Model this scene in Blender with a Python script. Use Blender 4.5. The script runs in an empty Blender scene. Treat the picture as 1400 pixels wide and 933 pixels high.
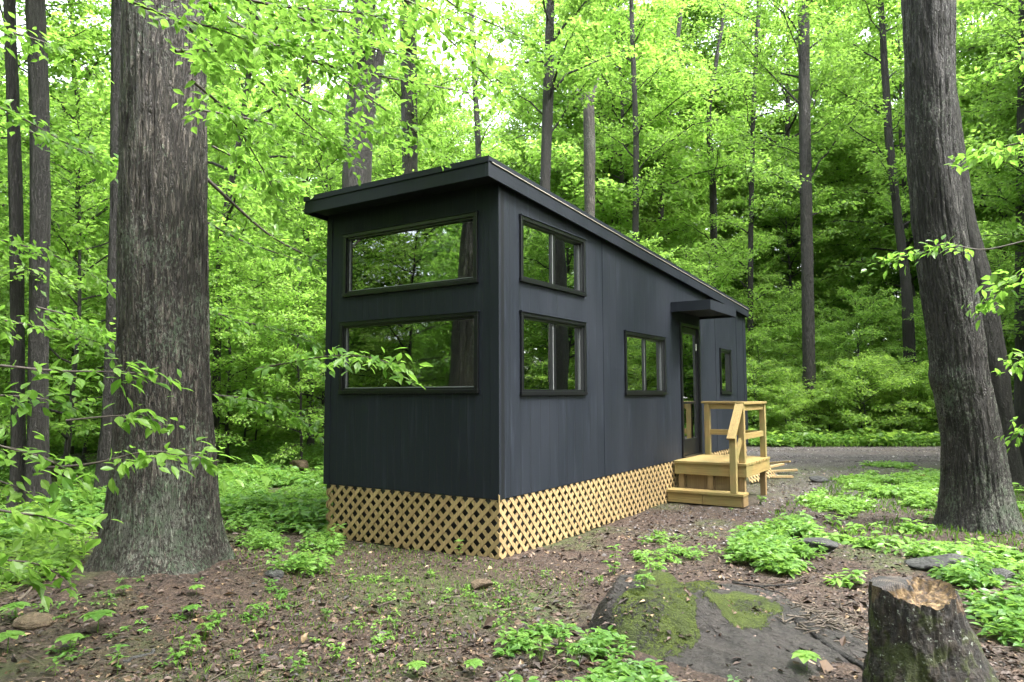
import bpy, math
import numpy as np
from mathutils import Vector

PI = math.pi
rad = math.radians
SC = bpy.context.scene
COL = SC.collection

# ------------------------------------------------------------------ camera numbers (from a fit of the photograph)
FOC, PITCH, ROLL, YAW = 977.85, 4.2686, -0.2197, 33.0514
CAM = np.array([4.0936, -6.046, 1.6675])
_y, _p, _r = rad(YAW), rad(PITCH), rad(ROLL)
CF = np.array([-math.sin(_y) * math.cos(_p), math.cos(_y) * math.cos(_p), math.sin(_p)])
_R = np.array([math.cos(_y), math.sin(_y), 0.0])
_U = np.cross(_R, CF)
CR = _R * math.cos(_r) + _U * math.sin(_r)
CU = -_R * math.sin(_r) + _U * math.cos(_r)


def ray(px, py):
    return CF + CR * (px - 700) / FOC - CU * (py - 466.5) / FOC


def gp(px, py, z=0.0):
    """world point of the ground plane seen at a photo pixel"""
    d = ray(px, py)
    t = (z - CAM[2]) / d[2]
    return CAM + d * t


def ad(px, py, depth):
    """world point at a photo pixel and a distance along the view axis"""
    return CAM + ray(px, py) * depth


# ------------------------------------------------------------------ numpy noise
def _hash(ix, iy, iz, s):
    n = (ix * 374761393 + iy * 668265263 + iz * 2147483647 + s * 974634777) & 0xFFFFFFFF
    n = ((n ^ (n >> 13)) * 1274126177) & 0xFFFFFFFF
    n = ((n ^ (n >> 16)) * 2246822519) & 0xFFFFFFFF
    return ((n ^ (n >> 15)) & 0xFFFFFF) / float(0xFFFFFF) * 2 - 1


def vnoise(x, y, z=0.0, s=0):
    x, y, z = np.broadcast_arrays(np.asarray(x, float), np.asarray(y, float), np.asarray(z, float))
    ix, iy, iz = np.floor(x).astype(np.int64), np.floor(y).astype(np.int64), np.floor(z).astype(np.int64)
    fx, fy, fz = x - ix, y - iy, z - iz
    fx, fy, fz = [f * f * (3 - 2 * f) for f in (fx, fy, fz)]
    r = 0
    for dx in (0, 1):
        for dy in (0, 1):
            for dz in (0, 1):
                w = (fx if dx else 1 - fx) * (fy if dy else 1 - fy) * (fz if dz else 1 - fz)
                r = r + w * _hash(ix + dx, iy + dy, iz + dz, s)
    return r


def fbm(x, y, z=0.0, o=4, s=0):
    r, a, f, t = 0, 1.0, 1.0, 0
    for i in range(o):
        r = r + a * vnoise(np.asarray(x) * f, np.asarray(y) * f, np.asarray(z) * f, s + i * 17)
        t += a
        a *= .5
        f *= 2.03
    return r / t


def sstep(a, b, x):
    t = np.clip((np.asarray(x, float) - a) / (b - a), 0, 1)
    return t * t * (3 - 2 * t)


# ------------------------------------------------------------------ materials
def new_mat(name):
    m = bpy.data.materials.new(name)
    m.use_nodes = True
    nt = m.node_tree
    nt.nodes.clear()
    out = nt.nodes.new('ShaderNodeOutputMaterial')
    return m, nt, out


def N(nt, typ, **kw):
    n = nt.nodes.new(typ)
    for k, v in kw.items():
        if k.startswith('i_'):
            n.inputs[k[2:].replace('_', ' ')].default_value = v
        else:
            setattr(n, k, v)
    return n


def L(nt, a, b):
    nt.links.new(a, b)


def ramp(nt, src, stops, interp='LINEAR'):
    r = nt.nodes.new('ShaderNodeValToRGB')
    r.color_ramp.interpolation = interp
    el = r.color_ramp.elements
    while len(el) > len(stops):
        el.remove(el[-1])
    while len(el) < len(stops):
        el.new(0.5)
    for e, (p, c) in zip(el, stops):
        e.position = p
        e.color = (c[0], c[1], c[2], 1) if not isinstance(c, (int, float)) else (c, c, c, 1)
    L(nt, src, r.inputs[0])
    return r


def coords(nt, scale=(1, 1, 1), kind='Object'):
    tc = nt.nodes.new('ShaderNodeTexCoord')
    mp = nt.nodes.new('ShaderNodeMapping')
    mp.inputs['Scale'].default_value = scale
    L(nt, tc.outputs[kind], mp.inputs['Vector'])
    return mp.outputs[0]


def noise(nt, vec, scale, detail=5, rough=.55, dist=0):
    n = nt.nodes.new('ShaderNodeTexNoise')
    n.inputs['Scale'].default_value = scale
    n.inputs['Detail'].default_value = detail
    n.inputs['Roughness'].default_value = rough
    n.inputs['Distortion'].default_value = dist
    L(nt, vec, n.inputs['Vector'])
    return n.outputs['Fac']


def mixc(nt, fac, a, b, mode='MIX'):
    m = nt.nodes.new('ShaderNodeMix')
    m.data_type = 'RGBA'
    m.blend_type = mode
    for sock, v in ((m.inputs[0], fac), (m.inputs[6], a), (m.inputs[7], b)):
        if hasattr(v, 'links') or hasattr(v, 'is_linked'):
            L(nt, v, sock)
        elif isinstance(v, (int, float)):
            sock.default_value = v
        else:
            sock.default_value = (v[0], v[1], v[2], 1)
    return m.outputs[2]


def mth(nt, op, a, b=0.0, clamp=False):
    m = nt.nodes.new('ShaderNodeMath')
    m.operation = op
    m.use_clamp = clamp
    for i, v in enumerate((a, b)):
        if hasattr(v, 'is_linked'):
            L(nt, v, m.inputs[i])
        else:
            m.inputs[i].default_value = v
    return m.outputs[0]


def principled(nt, out, col, rough=.6, bump=None, strength=.3, dist=.01, spec=.5, coat=0):
    b = nt.nodes.new('ShaderNodeBsdfPrincipled')
    if hasattr(col, 'is_linked'):
        L(nt, col, b.inputs['Base Color'])
    else:
        b.inputs['Base Color'].default_value = (*col, 1)
    if hasattr(rough, 'is_linked'):
        L(nt, rough, b.inputs['Roughness'])
    else:
        b.inputs['Roughness'].default_value = rough
    b.inputs['Specular IOR Level'].default_value = spec
    b.inputs['Coat Weight'].default_value = coat
    if bump is not None:
        bp = nt.nodes.new('ShaderNodeBump')
        bp.inputs['Strength'].default_value = strength
        bp.inputs['Distance'].default_value = dist
        L(nt, bump, bp.inputs['Height'])
        L(nt, bp.outputs[0], b.inputs['Normal'])
    L(nt, b.outputs[0], out.inputs[0])
    return b


def leaf_mat(name, dark, light, trans, tf=.5, rough=.45):
    """foliage: base colour varies leaf by leaf, thin blades let light through"""
    m, nt, out = new_mat(name)
    geo = nt.nodes.new('ShaderNodeNewGeometry')
    oi = nt.nodes.new('ShaderNodeObjectInfo')
    rnd = mth(nt, 'ADD', mth(nt, 'MULTIPLY', geo.outputs['Random Per Island'], .5), mth(nt, 'MULTIPLY', oi.outputs['Random'], .5))
    col = ramp(nt, rnd, [(0.1, dark), (0.9, light)]).outputs[0]
    tcol = ramp(nt, rnd, [(0.1, [c * .75 for c in trans]), (0.9, trans)]).outputs[0]
    b = nt.nodes.new('ShaderNodeBsdfPrincipled')
    L(nt, col, b.inputs['Base Color'])
    b.inputs['Roughness'].default_value = rough
    b.inputs['Specular IOR Level'].default_value = .35
    t = nt.nodes.new('ShaderNodeBsdfTranslucent')
    L(nt, tcol, t.inputs['Color'])
    mx = nt.nodes.new('ShaderNodeMixShader')
    mx.inputs[0].default_value = tf
    L(nt, b.outputs[0], mx.inputs[1])
    L(nt, t.outputs[0], mx.inputs[2])
    L(nt, mx.outputs[0], out.inputs[0])
    return m


def bark_mat(name, dark, light, lichen=0.0, scale=1.0, lich_z=(0.2, 5.5)):
    m, nt, out = new_mat(name)
    v = coords(nt, (1, 1, .13), 'Object')
    v2 = coords(nt, (1, 1, .45), 'Object')
    n1 = noise(nt, v, 30 * scale, 5, .6, .9)
    n2 = noise(nt, v2, 75 * scale, 5, .65)
    n3 = noise(nt, coords(nt), 2.2, 3)
    fur = ramp(nt, mth(nt, 'ABSOLUTE', mth(nt, 'SUBTRACT', n1, .5)), [(0.0, 0.0), (.035, .35), (.11, 1.0)]).outputs[0]
    h = mth(nt, 'ADD', fur, mth(nt, 'MULTIPLY', n2, .7))
    c = ramp(nt, mth(nt, 'MULTIPLY', h, .6), [(.15, [x * .25 for x in dark]), (.48, dark), (.86, light)]).outputs[0]
    c = mixc(nt, mth(nt, 'MULTIPLY', n3, .45), c, mixc(nt, .5, c, (.06, .042, .028), 'MIX'))
    if lichen > 0:
        ln = noise(nt, coords(nt, (1, 1, .55)), 48, 4, .75)
        patch = noise(nt, coords(nt, (1, 1, .6)), 2.0, 3, .6)
        tc = nt.nodes.new('ShaderNodeTexCoord')
        sx = nt.nodes.new('ShaderNodeSeparateXYZ')
        L(nt, tc.outputs['Object'], sx.inputs[0])
        zf = nt.nodes.new('ShaderNodeMapRange')
        zf.inputs[1].default_value = lich_z[1]
        zf.inputs[2].default_value = lich_z[0]
        L(nt, sx.outputs[2], zf.inputs[0])
        k = mth(nt, 'ADD', mth(nt, 'MULTIPLY', patch, .45), mth(nt, 'MULTIPLY', zf.outputs[0], .075 * lichen))
        k = mth(nt, 'ADD', k, mth(nt, 'MULTIPLY', ln, .75))
        k = ramp(nt, k, [(.67, 0.0), (.715, .8)]).outputs[0]
        lc = ramp(nt, noise(nt, coords(nt), 9, 2), [(.4, (.19, .20, .165)), (.62, (.12, .165, .105))]).outputs[0]
        c = mixc(nt, k, c, lc)
    principled(nt, out, c, .6, h, 1.0, .06 / scale)
    return m


def simple_noise_mat(name, c1, c2, sc, rough=.6, bs=.3, bd=.01, stretch=(1, 1, 1), spec=.5, coords_kind='Object'):
    m, nt, out = new_mat(name)
    n = noise(nt, coords(nt, stretch, coords_kind), sc, 6, .6)
    c = ramp(nt, n, [(.3, c1), (.7, c2)]).outputs[0]
    principled(nt, out, c, rough, n, bs, bd, spec)
    return m


M = {}
# leaves
M['leaf_far'] = leaf_mat('spring_leaf_far', (.072, .150, .026), (.17, .265, .050), (.36, .62, .10), .53)
M['leaf_mid'] = leaf_mat('spring_leaf_mid', (.05, .12, .022), (.13, .22, .04), (.32, .56, .09), .55)
M['leaf_near'] = leaf_mat('spring_leaf_near', (.055, .135, .020), (.145, .245, .038), (.26, .50, .07), .48, .38)
M['leaf_bush'] = leaf_mat('bush_leaf', (.06, .13, .024), (.155, .245, .045), (.36, .58, .09), .52)
M['leaf_ground'] = leaf_mat('ground_cover_leaf', (.06, .145, .028), (.17, .30, .06), (.28, .5, .08), .42, .33)
M['leaf_pale'] = leaf_mat('pale_ground_leaf', (.07, .14, .05), (.13, .22, .09), (.2, .38, .1), .35, .4)
M['grass'] = leaf_mat('grass_blade', (.05, .12, .015), (.13, .23, .03), (.2, .4, .04), .35)
# bark
M['bark_oak'] = bark_mat('oak_bark', (.030, .024, .020), (.105, .088, .074), 1.0, 1.0, (0.1, 3.2))
M['bark_oak_dark'] = bark_mat('wet_oak_bark', (.014, .0125, .012), (.052, .047, .043), .85, 1.0, (0.1, 3.5))
M['bark_plain'] = bark_mat('grey_brown_bark', (.016, .014, .0125), (.045, .039, .035), 0, 1.0)
M['bark_dark'] = bark_mat('dark_wet_bark', (.009, .008, .008), (.026, .023, .022), 0, 1.2)
M['bark_grey'] = bark_mat('pale_grey_bark', (.045, .036, .032), (.12, .10, .088), .6, 1.0, (3, 12))
M['twig'] = simple_noise_mat('twig_bark', (.02, .015, .012), (.06, .045, .035), 40, .7)


def paint_mat(name, base, groove=None, streak=.5, gs=1.0):
    m, nt, out = new_mat(name)
    big = noise(nt, coords(nt, (1, 1, .35)), 1.6, 4)
    st = noise(nt, coords(nt, (9, 9, .7)), 1.6, 5, .6)
    st2 = noise(nt, coords(nt, (1, 1, 1)), 160, 2)
    c = mixc(nt, ramp(nt, big, [(.35, 0.0), (.7, .6)]).outputs[0], base, [x * 1.28 for x in base])
    c = mixc(nt, mth(nt, 'MULTIPLY', ramp(nt, st, [(.56, 0.0), (.74, 1.0)]).outputs[0], streak), c, [min(1, x * 2.6 + .008) for x in base])
    hgt = mth(nt, 'MULTIPLY', st2, .25)
    if groove is not None:
        tc = nt.nodes.new('ShaderNodeTexCoord')
        sx = nt.nodes.new('ShaderNodeSeparateXYZ')
        L(nt, tc.outputs['Object'], sx.inputs[0])
        s = sx.outputs[0 if groove[0] == 'x' else 1]
        fr = mth(nt, 'FRACT', mth(nt, 'MULTIPLY', s, 1 / groove[1]))
        g = mth(nt, 'ABSOLUTE', mth(nt, 'SUBTRACT', fr, .5))
        g = ramp(nt, g, [(.455, 1.0), (.485, 0.0)]).outputs[0]
        hgt = mth(nt, 'ADD', hgt, mth(nt, 'MULTIPLY', g, gs))
        c = mixc(nt, mth(nt, 'MULTIPLY', mth(nt, 'SUBTRACT', 1.0, g), gs), c, [x * .35 for x in base])
    principled(nt, out, c, ramp(nt, big, [(.3, .5), (.7, .68)]).outputs[0], hgt, .5, .004, .28)
    return m


CHAR = (.0066, .0090, .0145)
M['side_paint'] = paint_mat('charcoal_side_siding', CHAR, ('y', .203), .6, .5)
M['front_paint'] = paint_mat('charcoal_front_siding', CHAR, ('x', .1015), .55, .9)
M['trim_paint'] = paint_mat('charcoal_trim', [c * .95 for c in CHAR], None, .25)
M['roof_paint'] = paint_mat('charcoal_roof_edge', [c * .9 for c in CHAR], None, .4)
M['frame_black'] = simple_noise_mat('black_window_frame', (.003, .0033, .004), (.007, .0075, .009), 30, .3, .05, .002)
M['frame_grey'] = simple_noise_mat('grey_window_track', (.12, .125, .13), (.17, .175, .18), 40, .4, .05, .002)
M['metal'] = simple_noise_mat('bright_drip_edge', (.22, .20, .17), (.42, .39, .33), 25, .4, .1, .002)
M['hinge'] = simple_noise_mat('pale_tape_mark', (.7, .72, .75), (.8, .8, .82), 30, .4, .05, .002)
M['interior_wall'] = simple_noise_mat('interior_panelling', (.34, .30, .24), (.42, .37, .30), 6, .7, .1, .004, (1, 1, .2))
M['interior_dark'] = simple_noise_mat('interior_dark_panel', (.10, .078, .058), (.14, .108, .08), 5, .6, .1, .004)
M['interior_floor'] = simple_noise_mat('interior_floor', (.16, .10, .06), (.24, .16, .10), 8, .5, .1, .004, (1, .1, 1))
M['under'] = simple_noise_mat('trailer_steel_and_shade', (.012, .012, .012), (.022, .02, .02), 12, .6)  # trailer steel, also the colour of the shade sheets behind the lattice
M['rubber'] = simple_noise_mat('tyre_rubber', (.012, .012, .012), (.02, .02, .02), 30, .8)


def wood_mat(name, c1, c2, green=.0, axis='x', rough=.6):
    m, nt, out = new_mat(name)
    st = {'x': (.35, 9, 9), 'y': (9, .35, 9), 'z': (9, 9, .35)}[axis]
    g = noise(nt, coords(nt, st), 6, 6, .6, .4)
    n = noise(nt, coords(nt), 3, 4)
    fine = noise(nt, coords(nt, tuple(s * 3 for s in st)), 10, 3)
    geo = nt.nodes.new('ShaderNodeNewGeometry')
    c = ramp(nt, g, [(.3, c1), (.68, c2)]).outputs[0]
    c = mixc(nt, mth(nt, 'MULTIPLY', geo.outputs['Random Per Island'], .38), c, [x * .62 for x in c1])
    if green:
        c = mixc(nt, mth(nt, 'MULTIPLY', ramp(nt, n, [(.42, 0.0), (.62, 1.0)]).outputs[0], green), c, (.145, .15, .058))
    principled(nt, out, c, rough, mth(nt, 'ADD', g, fine), .35, .003, .35)
    return m


M['lattice'] = wood_mat('lattice_wood', (.23, .155, .072), (.37, .275, .14), 0, 'z')
M['pt_x'] = wood_mat('treated_timber_x', (.19, .125, .045), (.30, .22, .085), .4, 'x')
M['pt_y'] = wood_mat('treated_timber_y', (.19, .125, .045), (.30, .22, .085), .4, 'y')
M['pt_z'] = wood_mat('treated_timber_z', (.19, .13, .052), (.30, .225, .095), .5, 'z')
M['pt_dark'] = wood_mat('darker_timber', (.15, .095, .045), (.24, .165, .08), .1, 'z')  # darker timber tone for support posts, stringers and back riser
M['old_wood'] = simple_noise_mat('weathered_wood', (.035, .027, .02), (.11, .085, .062), 7, .75, .8, .02, (.4, 4, 4))


def glass_mat(name, lo=.16, tint=(.75, .82, .78)):
    m, nt, out = new_mat(name)
    gl = nt.nodes.new('ShaderNodeBsdfGlossy')
    gl.inputs['Color'].default_value = (.9, .95, .93, 1)
    gl.inputs['Roughness'].default_value = .012
    wob = noise(nt, coords(nt), 1.6, 1)
    bp = nt.nodes.new('ShaderNodeBump')
    bp.inputs['Strength'].default_value = .03
    bp.inputs['Distance'].default_value = .05
    L(nt, wob, bp.inputs['Height'])
    L(nt, bp.outputs[0], gl.inputs['Normal'])
    tr = nt.nodes.new('ShaderNodeBsdfTransparent')
    tr.inputs[0].default_value = (*tint, 1)
    lw = nt.nodes.new('ShaderNodeFresnel')
    lw.inputs['IOR'].default_value = 1.5
    f = mth(nt, 'ADD', mth(nt, 'MULTIPLY', lw.outputs[0], 1.6), lo, True)
    mx = nt.nodes.new('ShaderNodeMixShader')
    L(nt, f, mx.inputs[0])
    L(nt, tr.outputs[0], mx.inputs[1])
    L(nt, gl.outputs[0], mx.inputs[2])
    L(nt, mx.outputs[0], out.inputs[0])
    return m


M['glass_side'] = glass_mat('coated_side_glass', .55, (.40, .45, .42))
M['glass_front'] = glass_mat('front_glass', .13, (.8, .84, .8))


def ground_mat():
    m, nt, out = new_mat('forest_soil')
    v = coords(nt)
    big = noise(nt, v, .9, 4)
    mid = noise(nt, v, 7, 6, .65)
    fine = noise(nt, v, 55, 6, .7)
    vor = nt.nodes.new('ShaderNodeTexVoronoi')
    vor.inputs['Scale'].default_value = 38
    L(nt, v, vor.inputs['Vector'])
    soil = ramp(nt, mid, [(.3, (.006, .0038, .0026)), (.5, (.027, .0152, .0095)), (.70, (.070, .043, .027))]).outputs[0]
    chips = ramp(nt, vor.outputs['Color'], [(.15, (.020, .014, .012)), (.5, (.058, .040, .032)), (.85, (.125, .09, .07))]).outputs[0]
    soil = mixc(nt, ramp(nt, fine, [(.42, 0.0), (.6, .8)]).outputs[0], soil, chips)
    soil = mixc(nt, ramp(nt, big, [(.4, 0.0), (.7, .45)]).outputs[0], soil, (.040, .023, .017))
    at = N(nt, 'ShaderNodeAttribute', attribute_name='gravel')
    gv = nt.nodes.new('ShaderNodeTexVoronoi')
    gv.inputs['Scale'].default_value = 26
    L(nt, v, gv.inputs['Vector'])
    grav = ramp(nt, gv.outputs['Color'], [(.1, (.025, .021, .021)), (.5, (.060, .052, .051)), (.9, (.12, .11, .108))]).outputs[0]
    gm = mth(nt, 'MULTIPLY', at.outputs['Fac'], ramp(nt, mth(nt, 'ADD', fine, mth(nt, 'MULTIPLY', mid, .4)), [(.6, .25), (.75, 1.0)]).outputs[0])
    c = mixc(nt, gm, soil, grav)
    at2 = N(nt, 'ShaderNodeAttribute', attribute_name='green')
    gr = mth(nt, 'MULTIPLY', at2.outputs['Fac'], ramp(nt, mth(nt, 'ADD', mid, mth(nt, 'MULTIPLY', fine, .5)), [(.6, .1), (.85, 1.0)]).outputs[0])
    c = mixc(nt, gr, c, (.045, .075, .015))
    hgt = mth(nt, 'ADD', mth(nt, 'MULTIPLY', fine, .7), mth(nt, 'ADD', mid, mth(nt, 'MULTIPLY', vor.outputs['Distance'], .5)))
    principled(nt, out, c, .72, hgt, 1.0, .03, .35)
    return m


M['ground'] = ground_mat()


def gravel_mat():
    m, nt, out = new_mat('gravel')
    v = coords(nt)
    vor = nt.nodes.new('ShaderNodeTexVoronoi')
    vor.inputs['Scale'].default_value = 16
    L(nt, v, vor.inputs['Vector'])
    big = noise(nt, coords(nt, (.3, 1, 1)), .8, 4)
    c = ramp(nt, vor.outputs['Color'], [(.1, (.022, .019, .020)), (.5, (.048, .041, .042)), (.9, (.095, .084, .085))]).outputs[0]
    c = mixc(nt, ramp(nt, big, [(.45, 0.0), (.7, .6)]).outputs[0], c, (.065, .045, .035))
    principled(nt, out, c, .8, vor.outputs['Distance'], .8, .02, .3)
    return m


M['gravel'] = gravel_mat()


def rock_mat(name, c1, c2, moss=0.0, lich=0.3):
    m, nt, out = new_mat(name)
    v = coords(nt)
    n1 = noise(nt, coords(nt, (1, 1, 2.5)), 5, 8, .65, .8)
    n2 = noise(nt, v, 40, 5, .65)
    crack = noise(nt, coords(nt, (1.0, 2.4, 3)), 9, 6, .6, 1.5)
    c = ramp(nt, mth(nt, 'ADD', mth(nt, 'MULTIPLY', n1, .6), mth(nt, 'MULTIPLY', n2, .4)), [(.35, c1), (.65, c2)]).outputs[0]
    c = mixc(nt, ramp(nt, crack, [(.30, .7), (.42, 0.0)]).outputs[0], c, [x * .25 for x in c1])
    c = mixc(nt, mth(nt, 'MULTIPLY', ramp(nt, noise(nt, v, 13, 5, .7), [(.6, 0.0), (.68, 1.0)]).outputs[0], lich), c, (.20, .23, .18))
    h = mth(nt, 'ADD', mth(nt, 'ADD', n1, mth(nt, 'MULTIPLY', n2, .3)), mth(nt, 'MULTIPLY', crack, .7))
    rough = .6
    if moss:
        at = N(nt, 'ShaderNodeAttribute', attribute_name='moss')
        mn = noise(nt, v, 90, 4, .7)
        mc = ramp(nt, mth(nt, 'ADD', mth(nt, 'MULTIPLY', mn, .7), mth(nt, 'MULTIPLY', noise(nt, v, 6, 3), .3)),
                  [(.32, (.014, .020, .003)), (.52, (.05, .072, .006)), (.68, (.11, .15, .012))]).outputs[0]
        k = ramp(nt, mth(nt, 'ADD', at.outputs['Fac'], mth(nt, 'MULTIPLY', mth(nt, 'SUBTRACT', n2, .5), 1.2)), [(.45, 0.0), (.56, 1.0)]).outputs[0]
        c = mixc(nt, k, c, mc)
        h = mth(nt, 'ADD', h, mth(nt, 'MULTIPLY', mth(nt, 'MULTIPLY', mn, k), .9))
    principled(nt, out, c, rough, h, 1.0, .045, .4)
    return m


M['rock_outcrop'] = rock_mat('mossy_grey_rock', (.008, .0068, .006), (.034, .028, .0245), 1.0, .10)
M['rock_grey'] = rock_mat('grey_rock', (.022, .022, .022), (.065, .064, .063), 0, .5)
M['rock_brown'] = rock_mat('brown_rock', (.06, .04, .025), (.14, .10, .062), 0, .1)
M['litter'] = None


def litter_mat():
    m, nt, out = new_mat('dead_leaf_and_chip')
    geo = nt.nodes.new('ShaderNodeNewGeometry')
    c = ramp(nt, geo.outputs['Random Per Island'], [(0, (.010, .007, .005)), (.35, (.030, .018, .013)), (.75, (.065, .037, .024)), (.95, (.105, .068, .04)), (.985, (.24, .165, .09)), (1, (.34, .26, .16))]).outputs[0]
    principled(nt, out, c, .6, None)
    return m


M['litter'] = litter_mat()


def stone_chip_mat():
    m, nt, out = new_mat('loose_stones')
    geo = nt.nodes.new('ShaderNodeNewGeometry')
    c = ramp(nt, geo.outputs['Random Per Island'], [(0, (.025, .021, .021)), (.6, (.06, .053, .053)), (.95, (.14, .128, .128)), (1, (.33, .31, .30))]).outputs[0]
    principled(nt, out, c, .7, None)
    return m


M['stones'] = stone_chip_mat()


# ------------------------------------------------------------------ object helpers
def link(o, parent=None):
    COL.objects.link(o)
    if parent is not None:
        o.parent = parent
    return o


def mesh_np(name, V, F, smooth=False):
    """F: list of arrays, each (n,k) with a constant k"""
    me = bpy.data.meshes.new(name)
    V = np.asarray(V, np.float32)
    if not isinstance(F, (list, tuple)):
        F = [F]
    F = [np.asarray(f, np.int64) for f in F if len(f)]
    loops = np.concatenate([f.ravel() for f in F]).astype(np.int32)
    sizes = np.concatenate([np.full(len(f), f.shape[1]) for f in F])
    starts = np.concatenate([[0], np.cumsum(sizes)[:-1]]).astype(np.int32)
    me.vertices.add(len(V))
    me.vertices.foreach_set('co', V.ravel())
    me.loops.add(len(loops))
    me.loops.foreach_set('vertex_index', loops)
    me.polygons.add(len(sizes))
    me.polygons.foreach_set('loop_start', starts)
    try:
        me.polygons.foreach_set('loop_total', sizes.astype(np.int32))
    except Exception:
        pass
    me.update(calc_edges=True)
    me.polygons.foreach_set('use_smooth', np.full(len(sizes), bool(smooth)))
    return me


class MB:
    def __init__(s):
        s.V, s.Q, s.T, s.n = [], [], [], 0

    def add(s, V, Q=None, T=None):
        V = np.asarray(V, float).reshape(-1, 3)
        if Q is not None and len(Q):
            s.Q.append(np.asarray(Q) + s.n)
        if T is not None and len(T):
            s.T.append(np.asarray(T) + s.n)
        s.V.append(V)
        s.n += len(V)
        return s

    def box(s, x0, x1, y0, y1, z0, z1):
        V = [(x, y, z) for x in (x0, x1) for y in (y0, y1) for z in (z0, z1)]
        return s.hexa(V)

    def hexa(s, V):
        Q = [(0, 1, 3, 2), (4, 6, 7, 5), (0, 4, 5, 1), (2, 3, 7, 6), (0, 2, 6, 4), (1, 5, 7, 3)]
        return s.add(V, Q)

    def beam(s, a, b, w, t, up=(0, 0, 1)):
        """bar from a to b, w across, t along 'up'"""
        a, b, up = np.array(a, float), np.array(b, float), np.array(up, float)
        d = (b - a) / np.linalg.norm(b - a)
        sd = np.cross(d, up)
        sd /= np.linalg.norm(sd)
        u = np.cross(sd, d)
        V = [p + sd * w / 2 * i + u * t / 2 * j for p in (a, b) for i in (-1, 1) for j in (-1, 1)]
        return s.hexa(V)

    def tube(s, P, R, n=6, cap=True):
        P = np.asarray(P, float)
        R = np.broadcast_to(np.asarray(R, float), (len(P),))
        T = np.gradient(P, axis=0)
        T /= np.linalg.norm(T, axis=1)[:, None] + 1e-9
        ref = np.array([0, 0, 1.0]) if abs(T[:, 2]).mean() < .8 else np.array([1.0, 0, 0])
        A = np.cross(T, ref)
        A /= np.linalg.norm(A, axis=1)[:, None] + 1e-9
        B = np.cross(T, A)
        th = np.arange(n) * 2 * PI / n
        V = P[:, None, :] + R[:, None, None] * (np.cos(th)[None, :, None] * A[:, None, :] + np.sin(th)[None, :, None] * B[:, None, :])
        k = len(P)
        i, j = np.meshgrid(np.arange(k - 1), np.arange(n), indexing='ij')
        Q = np.stack([i * n + j, i * n + (j + 1) % n, (i + 1) * n + (j + 1) % n, (i + 1) * n + j], -1).reshape(-1, 4)
        base = s.n
        s.add(V, Q)
        if cap:
            c = P[-1] + T[-1] * R[-1]
            s.add([c])
            ci = s.n - 1
            s.T.append(np.array([(base + (k - 1) * n + a, base + (k - 1) * n + (a + 1) % n, ci) for a in range(n)]))
        return s

    def mesh(s, name, mat, smooth=False, bevel=0):
        V = np.concatenate(s.V)
        F = []
        if s.Q:
            F.append(np.concatenate(s.Q))
        if s.T:
            F.append(np.concatenate(s.T))
        me = mesh_np(name, V, F, smooth)
        me.materials.append(mat)
        return me

    def build(s, name, mat, parent=None, smooth=False, bevel=0):
        o = bpy.data.objects.new(name, s.mesh(name, mat, smooth))
        link(o, parent)
        if bevel:
            b = o.modifiers.new('bevel', 'BEVEL')
            b.width = bevel
            b.segments = 2
            b.limit_method = 'ANGLE'
        return o


def tag(o, label, cat, group=None, kind=None):
    if label:
        o['label'] = label
    if cat:
        o['category'] = cat
    if group:
        o['group'] = group
    if kind:
        o['kind'] = kind
    return o


def empty(name, label, cat, loc=(0, 0, 0), rotz=0, group=None):
    o = bpy.data.objects.new(name, None)
    o.empty_display_size = .2
    o.location = loc
    o.rotation_euler = (0, 0, rotz)
    link(o)
    return tag(o, label, cat, group)


def part(name, me, parent):
    return link(bpy.data.objects.new(name, me), parent)


# ------------------------------------------------------------------ terrain
OAK = (-2.10, -2.32)


def road_axis(x):
    """centre line of the gravel road as y(x)"""
    x = np.asarray(x, float)
    return 14.9 + .62 * x + np.where(x < -5, .15 * (x + 5) ** 2, 0) - np.where(x > 10, .012 * (x - 10) ** 2, 0)


def hgt(x, y):
    x = np.asarray(x, float)
    y = np.asarray(y, float)
    h = .035 * fbm(x * .8, y * .8, 3.1, 3, 5) + .016 * fbm(x * 5, y * 5, .5, 3, 9)
    r = np.hypot(x - OAK[0], y - OAK[1])
    h = h + .27 * np.exp(-(r / .95) ** 2)
    h = h + .06 * sstep(-2.0, -4.5, x) * sstep(-2, 1.0, y)
    d = np.hypot(x - CAM[0], y - CAM[1])
    h = h + .5 * sstep(22, 60, d) * fbm(x * .045, y * .045, 0, 2, 31) + .9 * sstep(30, 90, d)
    roadd = np.abs(y - road_axis(x)) * .85
    k = sstep(2.6, 4.2, roadd)
    h = h * k
    return h


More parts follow.
